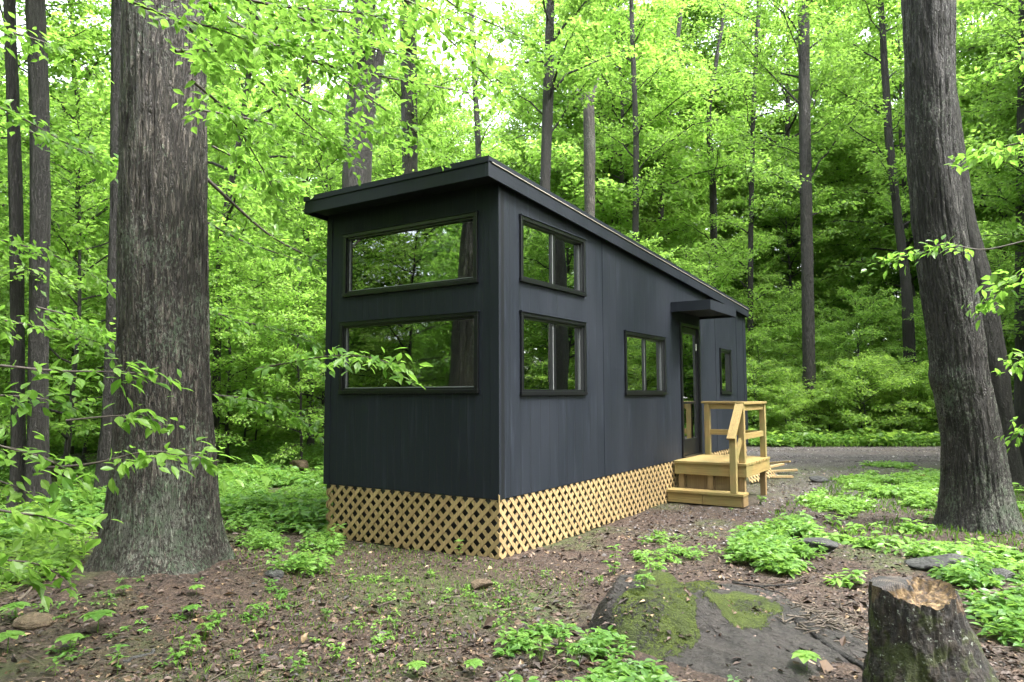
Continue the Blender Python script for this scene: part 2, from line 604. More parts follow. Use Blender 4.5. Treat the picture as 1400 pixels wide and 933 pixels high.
def make_ground():
    n = 430
    t = np.linspace(-1, 1, n)
    w = 7.0 * t + 120 * np.abs(t) ** 5 * np.sign(t)
    X, Y = np.meshgrid(1.2 + w, -.8 + w, indexing='ij')
    Z = hgt(X, Y)
    near = (np.hypot(X - 1.2, Y + .8) < 9)
    Z = Z + near * (.010 * fbm(X * 14, Y * 14, 0, 2, 77))
    V = np.stack([X, Y, Z], -1).reshape(-1, 3)
    i, j = np.meshgrid(np.arange(n - 1), np.arange(n - 1), indexing='ij')
    Q = np.stack([i * n + j, (i + 1) * n + j, (i + 1) * n + j + 1, i * n + j + 1], -1).reshape(-1, 4)
    me = mesh_np('ground', V, Q, True)
    me.materials.append(M['ground'])
    x, y = V[:, 0], V[:, 1]
    rd = np.abs(y - road_axis(x)) * .85
    g = sstep(5.2, 2.5, rd) * (x > -6)
    yard = .8 * np.exp(-((x - 1.9) / 1.3) ** 2) * sstep(3.5, 7.5, y) * sstep(13, 10, y)
    g = np.clip(np.maximum(g, yard), 0, 1)
    a = me.attributes.new('gravel', 'FLOAT', 'POINT')
    a.data.foreach_set('value', g.astype(np.float32))
    d = np.hypot(x - CAM[0], y - CAM[1])
    gr = sstep(10, 17, d) * (rd > 3) + .9 * sstep(-2.8, -3.6, x) * sstep(-.5, 1.0, y)
    gr = np.maximum(gr, .75 * np.exp(-((x - .1) / .9) ** 2 - ((y + 1.3) / .6) ** 2) + .6 * sstep(0, .4, fbm(x * .9, y * .9, 0, 3, 44)))
    gr = np.clip(gr * (1 - g), 0, 1)
    a = me.attributes.new('green', 'FLOAT', 'POINT')
    a.data.foreach_set('value', gr.astype(np.float32))
    o = link(bpy.data.objects.new('ground', me))
    tag(o, 'brown forest soil with wood chips and leaf litter', 'ground', kind='structure')
    # road sheet
    xs = np.linspace(-40, 45, 200)
    cy = road_axis(xs)
    dy = np.gradient(cy, xs)
    nrm = np.stack([-dy, np.ones_like(dy)], -1)
    nrm /= np.linalg.norm(nrm, axis=1)[:, None]
    m = 13
    V = []
    for k in range(m):
        u = (k / (m - 1) - .5) * 2
        wob = (1 + .07 * fbm(xs * .6, 3.0 + np.sign(u), 0, 3, 8)) if abs(u) > .9 else 1
        px = xs + nrm[:, 0] * u * 2.45 * wob
        py = cy + nrm[:, 1] * u * 2.45 * wob
        z = .022 - .03 * (abs(u) > .95) - .012 * math.exp(-((abs(u) - .45) / .15) ** 2)
        V.append(np.stack([px, py, np.full_like(px, z)], -1))
    V = np.concatenate(V)
    kk = len(xs)
    i, j = np.meshgrid(np.arange(m - 1), np.arange(kk - 1), indexing='ij')
    Q = np.stack([i * kk + j, i * kk + j + 1, (i + 1) * kk + j + 1, (i + 1) * kk + j], -1).reshape(-1, 4)
    me = mesh_np('gravel_road', V, Q, True)
    me.materials.append(M['gravel'])
    o = link(bpy.data.objects.new('gravel_road', me))
    tag(o, 'grey gravel road crossing behind the house', 'road', kind='structure')


make_ground()

# ------------------------------------------------------------------ foliage machinery
T_SMALL = (np.array([(0, 0, 0), (.45, -.30, .05), (1, 0, -.10), (.45, .30, .05)]), None, np.array([(0, 1, 2), (0, 2, 3)]))
T_NEAR = (np.array([(0, 0, 0), (.2, -.17, .04), (.48, -.27, .05), (.78, -.15, .0), (1.05, 0, -.12),
                    (.78, .15, .0), (.48, .27, .05), (.2, .17, .04), (.5, 0, 0)]), None,
          np.array([(0, 1, 8), (1, 2, 8), (2, 3, 8), (3, 4, 8), (8, 4, 5), (8, 5, 6), (8, 6, 7), (8, 7, 0)]))


def leaves(P, D, Nn, S, tmpl):
    V0, Q, T = tmpl
    D = D / (np.linalg.norm(D, axis=1)[:, None] + 1e-9)
    sd = np.cross(Nn, D)
    sd /= np.linalg.norm(sd, axis=1)[:, None] + 1e-9
    up = np.cross(D, sd)
    k = len(V0)
    V = P[:, None, :] + S[:, None, None] * (V0[None, :, 0, None] * D[:, None, :] + V0[None, :, 1, None] * sd[:, None, :] + V0[None, :, 2, None] * up[:, None, :])
    off = (np.arange(len(P)) * k)[:, None, None]
    return V.reshape(-1, 3), (T[None] + off).reshape(-1, 3)


class Foliage:
    def __init__(s, rng, rep=1):
        s.rng = rng
        s.rep = rep
        s.P, s.D, s.N, s.S = [], [], [], []
        s.wood = MB()

    def twig(s, p0, d, length, sp, size, droop=.25, wood_r=0, tilt=.38):
        """leaves set alternately along one twig"""
        rng = s.rng
        n = max(2, int(length / sp))
        t = (np.arange(n) + .6) / n
        d = d / (np.linalg.norm(d) + 1e-9)
        pts = p0 + d * (t * length)[:, None]
        pts[:, 2] -= droop * length * t ** 2
        side = np.cross(d, [0, 0, 1.0])
        side /= np.linalg.norm(side) + 1e-9
        sg = np.where(np.arange(n) % 2 == 0, 1, -1)[:, None]
        D = d * .75 + side * sg * .75 + rng.normal(0, .22, (n, 3))
        D[:, 2] -= rng.uniform(0.05, .55, n)
        Nn = np.array([0, 0, 1.0]) + rng.normal(0, tilt, (n, 3))
        S = size * rng.uniform(.6, 1.15, n)
        s.P.append(pts + rng.normal(0, size * .15, (n, 3)))
        s.D.append(D)
        s.N.append(Nn)
        s.S.append(S)
        for _ in range(s.rep - 1):
            s.P.append(pts + rng.normal(0, size * .75, (n, 3)) * [1, 1, .6])
            s.D.append(D + rng.normal(0, .7, (n, 3)))
            s.N.append(np.array([0, 0, 1.0]) + rng.normal(0, tilt * 1.2, (n, 3)))
            s.S.append(size * rng.uniform(.55, 1.1, n))
        if wood_r:
            k = np.linspace(0, 1, 4)
            q = p0 + d * (k * length)[:, None]
            q[:, 2] -= droop * length * k ** 2
            s.wood.tube(q, wood_r * (1 - .75 * k), 3, False)
        return pts

    def limb(s, p0, az, length, elev, sp, size, r0, twl=.35, ntw=12, droop=.35, start=.2, wood=True, twood=0, sub=True):
        rng = s.rng
        k = 9
        t = np.linspace(0, 1, k)
        hd = np.array([math.cos(az), math.sin(az), 0])
        bend = rng.uniform(-.25, .25)
        sd = np.array([-hd[1], hd[0], 0])
        P = p0 + hd * (t * length * math.cos(elev))[:, None] + sd * (bend * length * t ** 2)[:, None]
        P[:, 2] += length * (math.sin(elev) * t - droop * t ** 2 * .6)
        P[1:-1] += rng.normal(0, length * .012, (k - 2, 3))
        if wood:
            s.wood.tube(P, r0 * (1 - .85 * t) + .003, 5, False)
        for i in range(ntw):
            u = start + (1 - start) * (i + rng.uniform(.1, .9)) / ntw
            f = u * (k - 1)
            a = int(min(k - 2, f))
            q = P[a] + (P[a + 1] - P[a]) * (f - a)
            tang = P[a + 1] - P[a]
            tang /= np.linalg.norm(tang)
            sgn = 1 if i % 2 else -1
            ang = rng.uniform(.5, 1.15) * sgn
            dd = np.array([tang[0] * math.cos(ang) - tang[1] * math.sin(ang), tang[0] * math.sin(ang) + tang[1] * math.cos(ang), tang[2] + rng.normal(0, .2)])
            tl = length * twl * (1.15 - .75 * u) * rng.uniform(.6, 1.2)
            s.twig(q, dd, tl, sp, size, rng.uniform(.1, .4), twood)
            if sub and tl > .8:
                for _ in range(2):
                    a2 = rng.uniform(-1, 1)
                    d2 = np.array([dd[0] * math.cos(a2) - dd[1] * math.sin(a2), dd[0] * math.sin(a2) + dd[1] * math.cos(a2), dd[2]])
                    s.twig(q + dd * tl * rng.uniform(.2, .6), d2, tl * .6, sp, size, .2, twood * .7)
        s.twig(P[-2], P[-1] - P[-2], length * .2, sp, size, .2, twood)
        return P

    def leaf_mesh(s, name, mat, tmpl=T_SMALL):
        V, T = leaves(np.concatenate(s.P), np.concatenate(s.D), np.concatenate(s.N), np.concatenate(s.S), tmpl)
        me = mesh_np(name, V, T)
        me.materials.append(mat)
        return me

    def count(s):
        return sum(len(a) for a in s.P)


def proto_tree(seed, H, cb, R, r0, nl, sp, size, leafm, barkm, ntw=12, shape='round', wander=.03, twood=.006, rep=3):
    """meshes of a whole tree: wood (trunk and limbs) and leaves"""
    rng = np.random.default_rng(seed)
    f = Foliage(rng, rep)
    k = 14
    t = np.linspace(0, 1, k)
    P = np.zeros((k, 3))
    P[:, 2] = t * H * .97 - .15
    P[:, 0] = np.cumsum(rng.normal(0, wander, k)) * H / 8
    P[:, 1] = np.cumsum(rng.normal(0, wander, k)) * H / 8
    P -= P[0] * [1, 1, 0]
    rr = r0 * (1 - .86 * t ** 1.1)
    rr[0] *= 1.25
    f.wood.tube(P, rr, 8, True)
    for i in range(nl):
        u = (i + rng.uniform(.1, .9)) / nl
        z = cb + (H - cb) * u ** .9
        ft = min(k - 1.001, z / (H * .97) * (k - 1))
        a = int(ft)
        q = P[a] + (P[a + 1] - P[a]) * (ft - a)
        if shape == 'round':
            rad_ = R * (math.sin(PI * (.18 + .77 * u)) ** .7)
        elif shape == 'layer':
            rad_ = R * (1.0 - .72 * u)
        else:
            rad_ = R * (.55 + .45 * math.sin(PI * min(1, u * 1.1)))
        az = i * 2.399 + rng.uniform(-.5, .5)
        el = rng.uniform(.05, .45) + .5 * u
        f.limb(q, az, rad_ * rng.uniform(.7, 1.15), el, sp, size, max(.01, rr[a] * .45), .38, ntw, rng.uniform(.15, .45), .15, True, twood)
    wood = f.wood.mesh('trunk', barkm, True)
    crown = f.leaf_mesh('crown', leafm)
    return wood, crown, f.count()


PROTO = {'under': [], 'mid': [], 'tall': [], 'bush': []}
tot = 0
for s in range(4):
    PROTO['under'].append(proto_tree(10 + s, 6.5, .9, 2.8, .05, 36, .075, .12, M['leaf_far'], M['bark_dark'], 14, 'round', .05))
for s in range(3):
    PROTO['mid'].append(proto_tree(30 + s, 12, 2.8, 3.6, .10, 48, .085, .145, M['leaf_far'], M['bark_dark'], 16, 'round', .04))
for s in range(3):
    PROTO['tall'].append(proto_tree(50 + s, 23, 7, 5.4, .20, 56, .13, .20, M['leaf_far'], M['bark_plain'], 18, 'round', .02, .008))
for s in range(3):
    PROTO['bush'].append(proto_tree(70 + s, 2.3, .1, 1.5, .03, 40, .05, .085, M['leaf_bush'], M['bark_dark'], 14, 'dome', .06, 0))
print('LEAVES', {k: [p[2] for p in v] for k, v in PROTO.items()})


def put_tree(kind, x, y, sc, rz, name, label, cat, group, var=0, z=None):
    w, c, _ = PROTO[kind][var % len(PROTO[kind])]
    v_ = np.array([x, y, 1.6]) - CAM
    if v_ @ CF > -1 and math.hypot(v_[0], v_[1]) < 13 and v_ @ CR > .45 * abs(v_ @ CF):
        return None         # keeps crowns off the open ground right of the camera
    if z is None:
        z = float(hgt(x, y))
    o = empty(name, label, cat, (x, y, z - .03), rz, group)
    o.scale = (sc, sc, sc)
    part('trunk' if kind != 'bush' else 'stems', w, o)
    part('crown' if kind != 'bush' else 'foliage', c, o)
    return o


# ------------------------------------------------------------------ measured trunks (photo outline at a real distance, round in section)
TR = {}


def trunk_mesh(prof, depth, mat, amp=.02, nseg=96, base_flare=0.0, zstep=.04, top=None, ridge=11, seed=1, roots=0):
    """prof: rows of (py, xl, xr); gives a round trunk mesh in world space"""
    C0, Rr = [], []
    for py, xl, xr in prof:
        p = ad((xl + xr) / 2, py, depth)
        C0.append(p)
        Rr.append((xr - xl) / 2 * depth / FOC * math.cos(math.atan(((xl + xr) / 2 - 700) / FOC)) - amp * .6)
    C0, Rr = np.array(C0), np.array(Rr)
    order = np.argsort(C0[:, 2])
    C0, Rr = C0[order], Rr[order]
    z0, z1 = C0[0, 2], C0[-1, 2]
    gx, gy = C0[0, 0], C0[0, 1]
    zb = float(hgt(gx, gy)) - .25
    ztop = top if top else z1
    zs = np.arange(zb, ztop, zstep)
    # extrapolate upward with the slope of the last rows
    sl = (C0[-1] - C0[-2]) / max(1e-6, (C0[-1, 2] - C0[-2, 2]))
    cx = np.interp(zs, C0[:, 2], C0[:, 0]) + np.where(zs > z1, (zs - z1) * sl[0] * .6, 0)
    cy = np.interp(zs, C0[:, 2], C0[:, 1]) + np.where(zs > z1, (zs - z1) * sl[1] * .6, 0)
    r = np.interp(zs, C0[:, 2], Rr)
    r = r * np.where(zs > z1, np.clip(1 - (zs - z1) / max(1e-6, (ztop - z1)) * .75, .2, 1), 1)
    # smooth rows
    ker = np.ones(9) / 9
    def sm(a):
        return np.convolve(np.pad(a, 4, 'edge'), ker, 'valid')
    if len(zs) > 12:
        cx, cy, r = sm(cx), sm(cy), sm(r)
    th = np.arange(nseg) * 2 * PI / nseg
    ZZ, TH = np.meshgrid(zs, th, indexing='ij')
    RR = np.repeat(r[:, None], nseg, 1)
    hz = ZZ - (zb + .25)
    if base_flare:
        lob = .55 + .45 * np.cos(TH * roots + 1.1 + seed) * np.cos(TH * 2 + seed) if roots else 1
        RR = RR + base_flare * np.exp(-np.clip(hz, -.3, 9) / .16) * lob
    ax, ay = np.cos(TH) * RR, np.sin(TH) * RR
    # bark ridges: long, forking furrows
    wv = fbm(np.cos(TH) * ridge * .45, np.sin(TH) * ridge * .45, ZZ * .55, 3, seed) * 1.4
    fr = fbm(np.cos(TH + wv * .12) * ridge, np.sin(TH + wv * .12) * ridge, ZZ * 1.5, 4, seed + 5)
    rid = 1 - np.abs(fr) * 2.6
    RR = RR + amp * np.clip(rid, -1, 1) + amp * 1.2 * fbm(np.cos(TH) * 2, np.sin(TH) * 2, ZZ * 1.2, 3, seed + 9)
    V = np.stack([cx[:, None] + np.cos(TH) * RR, cy[:, None] + np.sin(TH) * RR, ZZ], -1).reshape(-1, 3)
    k = len(zs)
    i, j = np.meshgrid(np.arange(k - 1), np.arange(nseg), indexing='ij')
    Q = np.stack([i * nseg + j, i * nseg + (j + 1) % nseg, (i + 1) * nseg + (j + 1) % nseg, (i + 1) * nseg + j], -1).reshape(-1, 4)
    base = np.array([gx, gy, zb + .25])
    topc = np.array([cx[-1], cy[-1], zs[-1]])
    V = np.concatenate([V, [topc + [0, 0, r[-1] * .6]]])
    T = np.array([((k - 1) * nseg + a, (k - 1) * nseg + (a + 1) % nseg, k * nseg) for a in range(nseg)])
    me = mesh_np('trunk', V - base, [Q, T], True)
    me.materials.append(mat)
    TR[me.name] = (Q, T)
    return me, base, topc - base


def crown_for_trunk(seed, topz, base_z, R, size=.17, sp=.17, nl=26, barkm=None, z_top=None, spine=None, ntw=12):
    rng = np.random.default_rng(seed)
    f = Foliage(rng, 4)
    for i in range(nl):
        u = (i + rng.uniform(0, 1)) / nl
        z = base_z + (topz - base_z) * u
        q = spine(z)
        f.limb(q, i * 2.399 + rng.uniform(-.9, .9), R * math.sin(PI * (.25 + .7 * u)) * rng.uniform(.45, 1.15), rng.uniform(.35, 1.1), sp, size, rng.uniform(.02, .045), .42, ntw, .3, .12, True, .006)
    return f


def measured_tree(name, label, cat, prof, depth, mat, top=20, cb=9.5, R=5, flare=.15, roots=5, seed=1, amp=.02, nseg=64, group=None, nl=22, extra=None, ridge=11, zstep=.05):
    if nl and depth > 14:
        top = max(top, depth * .62 + 6)
        cb = min(cb, 7.5 if depth > 24 else 9)
        nl = int(nl * 1.5)
        R = min(R, 4)
    me, base, tc = trunk_mesh(prof, depth, mat, amp, nseg, flare, zstep, top, ridge, seed, roots)
    o = empty(name, label, cat, tuple(base), 0, group)
    def spine(z):
        # follow the trunk: measured centre of the mesh row at this height
        co = np.empty(len(me.vertices) * 3, np.float32)
        me.vertices.foreach_get('co', co)
        co = co.reshape(-1, 3)
        s = np.abs(co[:, 2] - z) < .12
        return co[s].mean(0) if s.any() else tc.copy()
    if nl:
        f = crown_for_trunk(seed + 100, top - 1, cb, R, nl=nl, spine=spine)
        if extra:
            extra(f, spine)
        co = np.empty(len(me.vertices) * 3, np.float32)
        me.vertices.foreach_get('co', co)
        f.wood.V.append(co.reshape(-1, 3).astype(float))
        q_, t_ = TR[me.name]
        f.wood.Q.append(q_ + f.wood.n)
        f.wood.T.append(t_ + f.wood.n)
        f.wood.n += len(co) // 3
        part('trunk', f.wood.mesh('trunk', mat, True), o)
        part('crown', f.leaf_mesh('crown', M['leaf_far']), o)
    else:
        part('trunk', me, o)
    return o


# big oak left of the house
measured_tree('oak_tree', 'massive furrowed oak trunk with pale lichen standing left of the house', 'tree',
              [(0, 167, 279), (120, 166, 282), (250, 164, 284), (400, 161, 287), (500, 160, 289), (560, 158, 292), (620, 154, 296), (680, 148, 300), (730, 140, 306), (765, 132, 314), (795, 122, 322)],
              6.45, M['bark_oak'], 17, 9.5, 4.5, .07, 5, 3, .017, 220, nl=14, ridge=15, zstep=.022)
def bulge(f, spine):
    pass
measured_tree('oak_tree', 'thick leaning oak trunk with lichen and a knot collar at the right edge', 'tree',
              [(0, 1233, 1306), (100, 1235, 1306), (200, 1238, 1309), (300, 1246, 1319), (400, 1258, 1337), (480, 1268, 1349), (508, 1269, 1352), (520, 1266, 1354), (532, 1274, 1358), (600, 1284, 1372), (660, 1284, 1383), (700, 1281, 1392), (725, 1277, 1400)],
              8.9, M['bark_oak_dark'], 17, 9.5, 4.5, .05, 5, 7, .017, 180, nl=14, ridge=14, zstep=.025)
measured_tree('leaning_tree', 'dark leaning trunk right behind the thick oak at the right edge', 'tree',
              [(0, 1268, 1288), (190, 1292, 1318), (300, 1303, 1334), (400, 1316, 1362), (500, 1330, 1379), (600, 1350, 1392), (650, 1358, 1400)],
              12.5, M['bark_dark'], 17, 10, 4, .15, 4, 8, .012, 48, nl=12)
measured_tree('dark_tree', 'straight dark trunk cut by the right edge of the picture', 'tree',
              [(0, 1392, 1425), (200, 1390, 1425), (400, 1387, 1425), (600, 1385, 1428), (660, 1382, 1432)],
              15.5, M['bark_dark'], 18, 10, 4, .12, 4, 9, .012, 48, nl=12)
measured_tree('twin_tree', 'slim dark trunk nearest the left edge, left one of a close pair', 'tree',
              [(0, 4, 21), (150, 9, 27), (300, 13, 32), (500, 14, 34), (620, 14, 36), (700, 10, 40)],
              10.3, M['bark_dark'], 15, 7.5, 3.5, .10, 4, 11, .010, 48, nl=14)
measured_tree('twin_tree', 'dark smooth trunk in the left background, right one of a close pair', 'tree',
              [(0, 34, 62), (150, 40, 68), (300, 41, 69), (500, 38, 67), (620, 37, 67), (695, 32, 72)],
              10.25, M['bark_dark'], 15, 7.5, 3.5, .10, 4, 12, .010, 48, nl=14)
measured_tree('dark_tree', 'dark trunk half hidden behind the left side of the big oak', 'tree',
              [(0, 152, 172), (300, 150, 168), (560, 140, 160), (690, 126, 150)],
              11.3, M['bark_dark'], 15, 8, 3.5, .10, 4, 13, .010, 40, nl=12)


def fork490(f, spine):
    a, b = spine(7.2), None
    base = a
    d = CR * .38 + np.array([0, 0, 2.2])
    P = base + np.linspace(0, 1, 8)[:, None] * d * 1.7
    P[:, 0] += .1 * np.sin(np.linspace(0, 3, 8))
    f.wood.tube(P, np.linspace(.16, .09, 8), 8)


measured_tree('forked_tree', 'thick dark forked trunk rising behind the roof at its left end', 'tree',
              [(0, 484, 513), (80, 476, 514), (160, 472, 511), (240, 468, 508), (500, 460, 506), (620, 455, 510)],
              17.5, M['bark_dark'], 20, 11, 4.5, .2, 4, 14, .012, 40, nl=16, extra=fork490)
measured_tree('dark_tree', 'slimmer dark trunk just right of the forked one behind the roof', 'tree',
              [(0, 546, 570), (240, 550, 571), (500, 551, 573), (605, 549, 576)],
              22, M['bark_plain'], 21, 12, 4.5, .2, 4, 15, .012, 36, nl=16)
measured_tree('dark_tree', 'slender black trunk rising behind the middle of the roof', 'tree',
              [(0, 747, 758), (130, 742, 757), (260, 738, 752), (500, 736, 752), (605, 734, 754)],
              21, M['bark_dark'], 20, 12, 4, .1, 4, 16, .008, 32, nl=14)
# broken, forked grey trunk
_o = measured_tree('broken_tree', 'pale grey broken trunk with two short stubs above the roof', 'tree',
                   [(128, 797, 812), (150, 797, 812), (200, 798, 814), (290, 799, 813), (400, 798, 815), (600, 795, 818)],
                   23, M['bark_grey'], None, 0, 0, .1, 4, 17, .01, 36, nl=0)
bb = np.array(_o.location)
for a, b, r0, r1 in (((803, 150), (786, 120), .11, .07), ((806, 150), (818, 108), .09, .04)):
    mb = MB()
    p, q = ad(*a, 23) - bb, ad(*b, 23) - bb
    mb.tube([p, (p + q) / 2 + [0, 0, .04], q], [r0, (r0 + r1) / 2, r1], 8)
    mb.build('stub', M['bark_grey'], _o, True)
measured_tree('straight_tree', 'tall straight bare trunk right of the house beyond the gravel road', 'tree',
              [(0, 1091, 1106), (150, 1092, 1108), (300, 1094, 1111), (400, 1096, 1113), (500, 1097, 1115), (600, 1095, 1118)],
              26, M['bark_plain'], 22, 14, 4.5, .2, 4, 18, .012, 40, nl=16)
measured_tree('leaning_tree', 'thin dark leaning trunk between the straight bare trunk and the thick oak', 'tree',
              [(0, 1200, 1208), (200, 1210, 1222), (300, 1222, 1234), (400, 1232, 1248), (600, 1238, 1258)],
              28, M['bark_dark'], 21, 14, 4, .1, 4, 19, .01, 32, nl=14)
for k, (pr, dp, lab) in enumerate([
    ([(0, 1035, 1041), (150, 1027, 1033), (300, 1023, 1030), (600, 1020, 1030)], 30, 'thin crooked dark trunk left of the tall straight bare trunk'),
    ([(0, 990, 995), (150, 966, 972), (200, 966, 974), (262, 970, 980), (600, 974, 984)], 33, 'thin dark trunk with a kink above the far roof end'),
    ([(0, 860, 866), (200, 866, 874), (600, 860, 872)], 31, 'thin dark trunk right of the broken grey one'),
    ([(0, 930, 936), (200, 905, 912), (600, 880, 892)], 38, 'far leaning thin trunk above the roof slope'),
    ([(0, 640, 647), (200, 650, 658), (600, 655, 664)], 30, 'thin far trunk above the front roof corner'),
    ([(0, 420, 428), (200, 412, 420), (600, 420, 430)], 21, 'thin dark trunk left of the roof overhang'),
    ([(0, 352, 358), (200, 322, 330), (330, 296, 306), (600, 288, 300)], 16, 'thin slanting trunk just right of the big oak'),
    ([(0, 95, 101), (300, 104, 112), (600, 92, 102)], 17, 'thin dark trunk between the close pair and the big oak')]):
    measured_tree('slender_tree', lab, 'tree', pr, dp, M['bark_dark'], 17, 5, 3, .05, 3, 40 + k, .006, 20, nl=18, ridge=6, zstep=.12)

# ------------------------------------------------------------------ scattered forest
rng = np.random.default_rng(2024)
taken = []


def ok_spot(x, y, gap):
    if -3.6 < x < 1.9 and -1.2 < y < 10.6:
        return False
    if abs(y - float(road_axis(x))) * .85 < 3.2 + gap * .4:
        return False
    for (a, b, g) in taken:
        if (a - x) ** 2 + (b - y) ** 2 < (gap * .5 + g * .5) ** 2:
            return False
    return True


LBL = {
    'under': ('understory_tree', 'slender leafy understory tree with bright green layered leaves', 'tree'),
    'mid': ('maple_tree', 'mid height bright green maple in the woods', 'tree'),
    'tall': ('canopy_tree', 'tall bare trunked tree with a high leafy crown', 'tree'),
    'bush': ('bush', 'dense green bush', 'bush')}
REG = {
    'left': ('in the woods left of the house', 'left woods'),
    'behind': ('in the woods behind the house roof', 'woods behind the house'),
    'right': ('in the woods beyond the gravel road', 'woods beyond the road'),
    'out': ('in the woods around the clearing', 'woods around the clearing')}


def scatter(kind, n, px, dep, sc, gap, reg, clear=None):
    done = tries = 0
    nm, lb, cat = LBL[kind]
    while done < n and tries < n * 40:
        tries += 1
        x_ = rng.uniform(*px)
        d_ = math.sqrt(rng.uniform(dep[0] ** 2, dep[1] ** 2))
        p = ad(x_, 540, d_)
        x, y = float(p[0]), float(p[1])
        if not ok_spot(x, y, gap):
            continue
        taken.append((x, y, gap))
        s = rng.uniform(*sc)
        put_tree(kind, x, y, s, rng.uniform(0, 6.28), nm, lb + ' ' + REG[reg][0], cat, cat + ('es' if cat == 'bush' else 's') + ' in the ' + REG[reg][1] if kind == 'bush' else {'under': 'understory trees', 'mid': 'maples', 'tall': 'tall trees'}[kind] + ' in the ' + REG[reg][1], int(rng.integers(0, 9)))
        done += 1


# beyond the road
scatter('bush', 15, (1030, 1330), (24.0, 27.5), (.75, 1.25), 1.2, 'right')
scatter('bush', 12, (1000, 1450), (28, 34), (1.0, 1.6), 1.6, 'right')
scatter('under', 16, (1010, 1420), (25.5, 35), (.6, 1.05), 1.8, 'right')
scatter('under', 14, (1000, 1450), (35, 48), (.9, 1.5), 2.2, 'right')
scatter('mid', 11, (1010, 1500), (30, 48), (.8, 1.3), 3, 'right')
scatter('tall', 12, (1000, 1550), (36, 62), (.85, 1.2), 4, 'right')
# behind the house
scatter('under', 16, (760, 1010), (20, 32), (.8, 1.3), 1.8, 'behind')
scatter('under', 14, (440, 800), (16, 34), (.9, 1.4), 2.0, 'behind')
scatter('mid', 12, (430, 1010), (24, 45), (.8, 1.25), 3, 'behind')
scatter('tall', 12, (400, 1010), (34, 62), (.85, 1.2), 4, 'behind')
# left
scatter('under', 20, (-60, 450), (12.5, 26), (.55, 1.1), 1.7, 'left')
scatter('under', 14, (-150, 470), (26, 45), (.9, 1.5), 2.2, 'left')
scatter('bush', 14, (-80, 450), (16, 34), (.5, 1.1), 1.6, 'left')
scatter('mid', 14, (-200, 460), (16, 45), (.75, 1.25), 3, 'left')
scatter('tall', 11, (-200, 450), (30, 60), (.85, 1.2), 4, 'left')
scatter('mid', 14, (480, 1010), (20, 34), (.75, 1.1), 2.4, 'behind')
scatter('mid', 8, (-50, 450), (14, 30), (.75, 1.1), 2.4, 'left')
scatter('mid', 8, (560, 1000), (19.5, 27), (1.15, 1.5), 2.0, 'behind')
scatter('mid', 7, (1040, 1230), (24.5, 28), (1.2, 1.5), 2.0, 'right')
scatter('mid', 18, (560, 1450), (28, 44), (1.4, 2.0), 2.4, 'right')
scatter('mid', 8, (-50, 500), (22, 40), (1.3, 1.7), 2.6, 'left')
scatter('tall', 12, (0, 1500), (34, 60), (.9, 1.2), 3, 'right')
scatter('mid', 8, (1010, 1400), (25, 34), (.8, 1.0), 2.6, 'right')
scatter('tall', 10, (300, 1450), (22, 36), (.8, .95), 3, 'behind')
def scatter_wedge(n, cx, cy, a0, a1, r0, r1, kinds, gap, sc):
    d = t_ = 0
    while d < n and t_ < n * 60:
        t_ += 1
        a = rad(rng.uniform(a0, a1))
        r = math.sqrt(rng.uniform(r0 ** 2, r1 ** 2))
        x, y = cx + r * math.cos(a), cy + r * math.sin(a)
        v = np.array([x, y, 1.6]) - CAM
        fw = v @ CF
        if (fw > 0 and abs(v @ CR) / fw < .76) or math.hypot(v[0], v[1]) < 4.5 or not ok_spot(x, y, gap):
            continue
        taken.append((x, y, gap))
        kd = kinds[d % len(kinds)]
        nm, lb, cat = LBL[kd]
        s_, r_ = rng.uniform(*sc), rng.uniform(0, 6)
        if fw > 0 and abs(v @ CR) / fw < 1.05 and math.hypot(v[0], v[1]) < 17:
            d += 1          # its crown would reach across the near right trunk
            continue
        put_tree(kd, x, y, s_, r_, nm, lb + ' ' + REG['out'][0], cat, {'under': 'understory trees', 'mid': 'maples', 'tall': 'tall trees', 'bush': 'bushes'}[kd] + ' in the ' + REG['out'][1], d)
        d += 1


scatter_wedge(26, -1.2, 0, 205, 262, 8, 22, ['under', 'under', 'mid', 'bush'], 1.8, (.8, 1.2))
scatter_wedge(30, -1.2, 0, 195, 268, 22, 48, ['under', 'mid', 'tall'], 2.6, (1.1, 1.7))
scatter_wedge(30, 0, 2, 42, 84, 9, 24, ['under', 'under', 'mid', 'bush'], 1.6, (.8, 1.2))
scatter_wedge(26, 0, 2, 35, 84, 24, 46, ['under', 'mid', 'tall'], 2.4, (1.1, 1.7))
scatter_wedge(30, -1.2, 0, 205, 262, 16, 40, ['bush'], 1.5, (1.5, 2.4))
scatter_wedge(20, 0, 2, 42, 84, 18, 40, ['bush'], 1.5, (1.5, 2.4))
scatter('tall', 3, (640, 1030), (40, 46), (1.2, 1.4), .3, 'behind')
scatter('tall', 3, (1000, 1450), (40, 48), (1.2, 1.4), .3, 'right')
# the wood mirrored by the side windows
scatter('under', 16, (1750, 2700), (4.5, 12), (.8, 1.2), 1.7, 'out')
scatter('mid', 12, (1750, 2900), (5, 14), (.8, 1.2), 2.4, 'out')
# the far wood that closes the view
for reg, a, b in (('left', -300, 450), ('behind', 450, 1000), ('right', 1000, 1700)):
    scatter('under', 16, (a, b), (48, 62), (1.4, 2.0), 2.6, reg)
    scatter('mid', 8, (a, b), (50, 66), (1.2, 1.6), 4, reg)
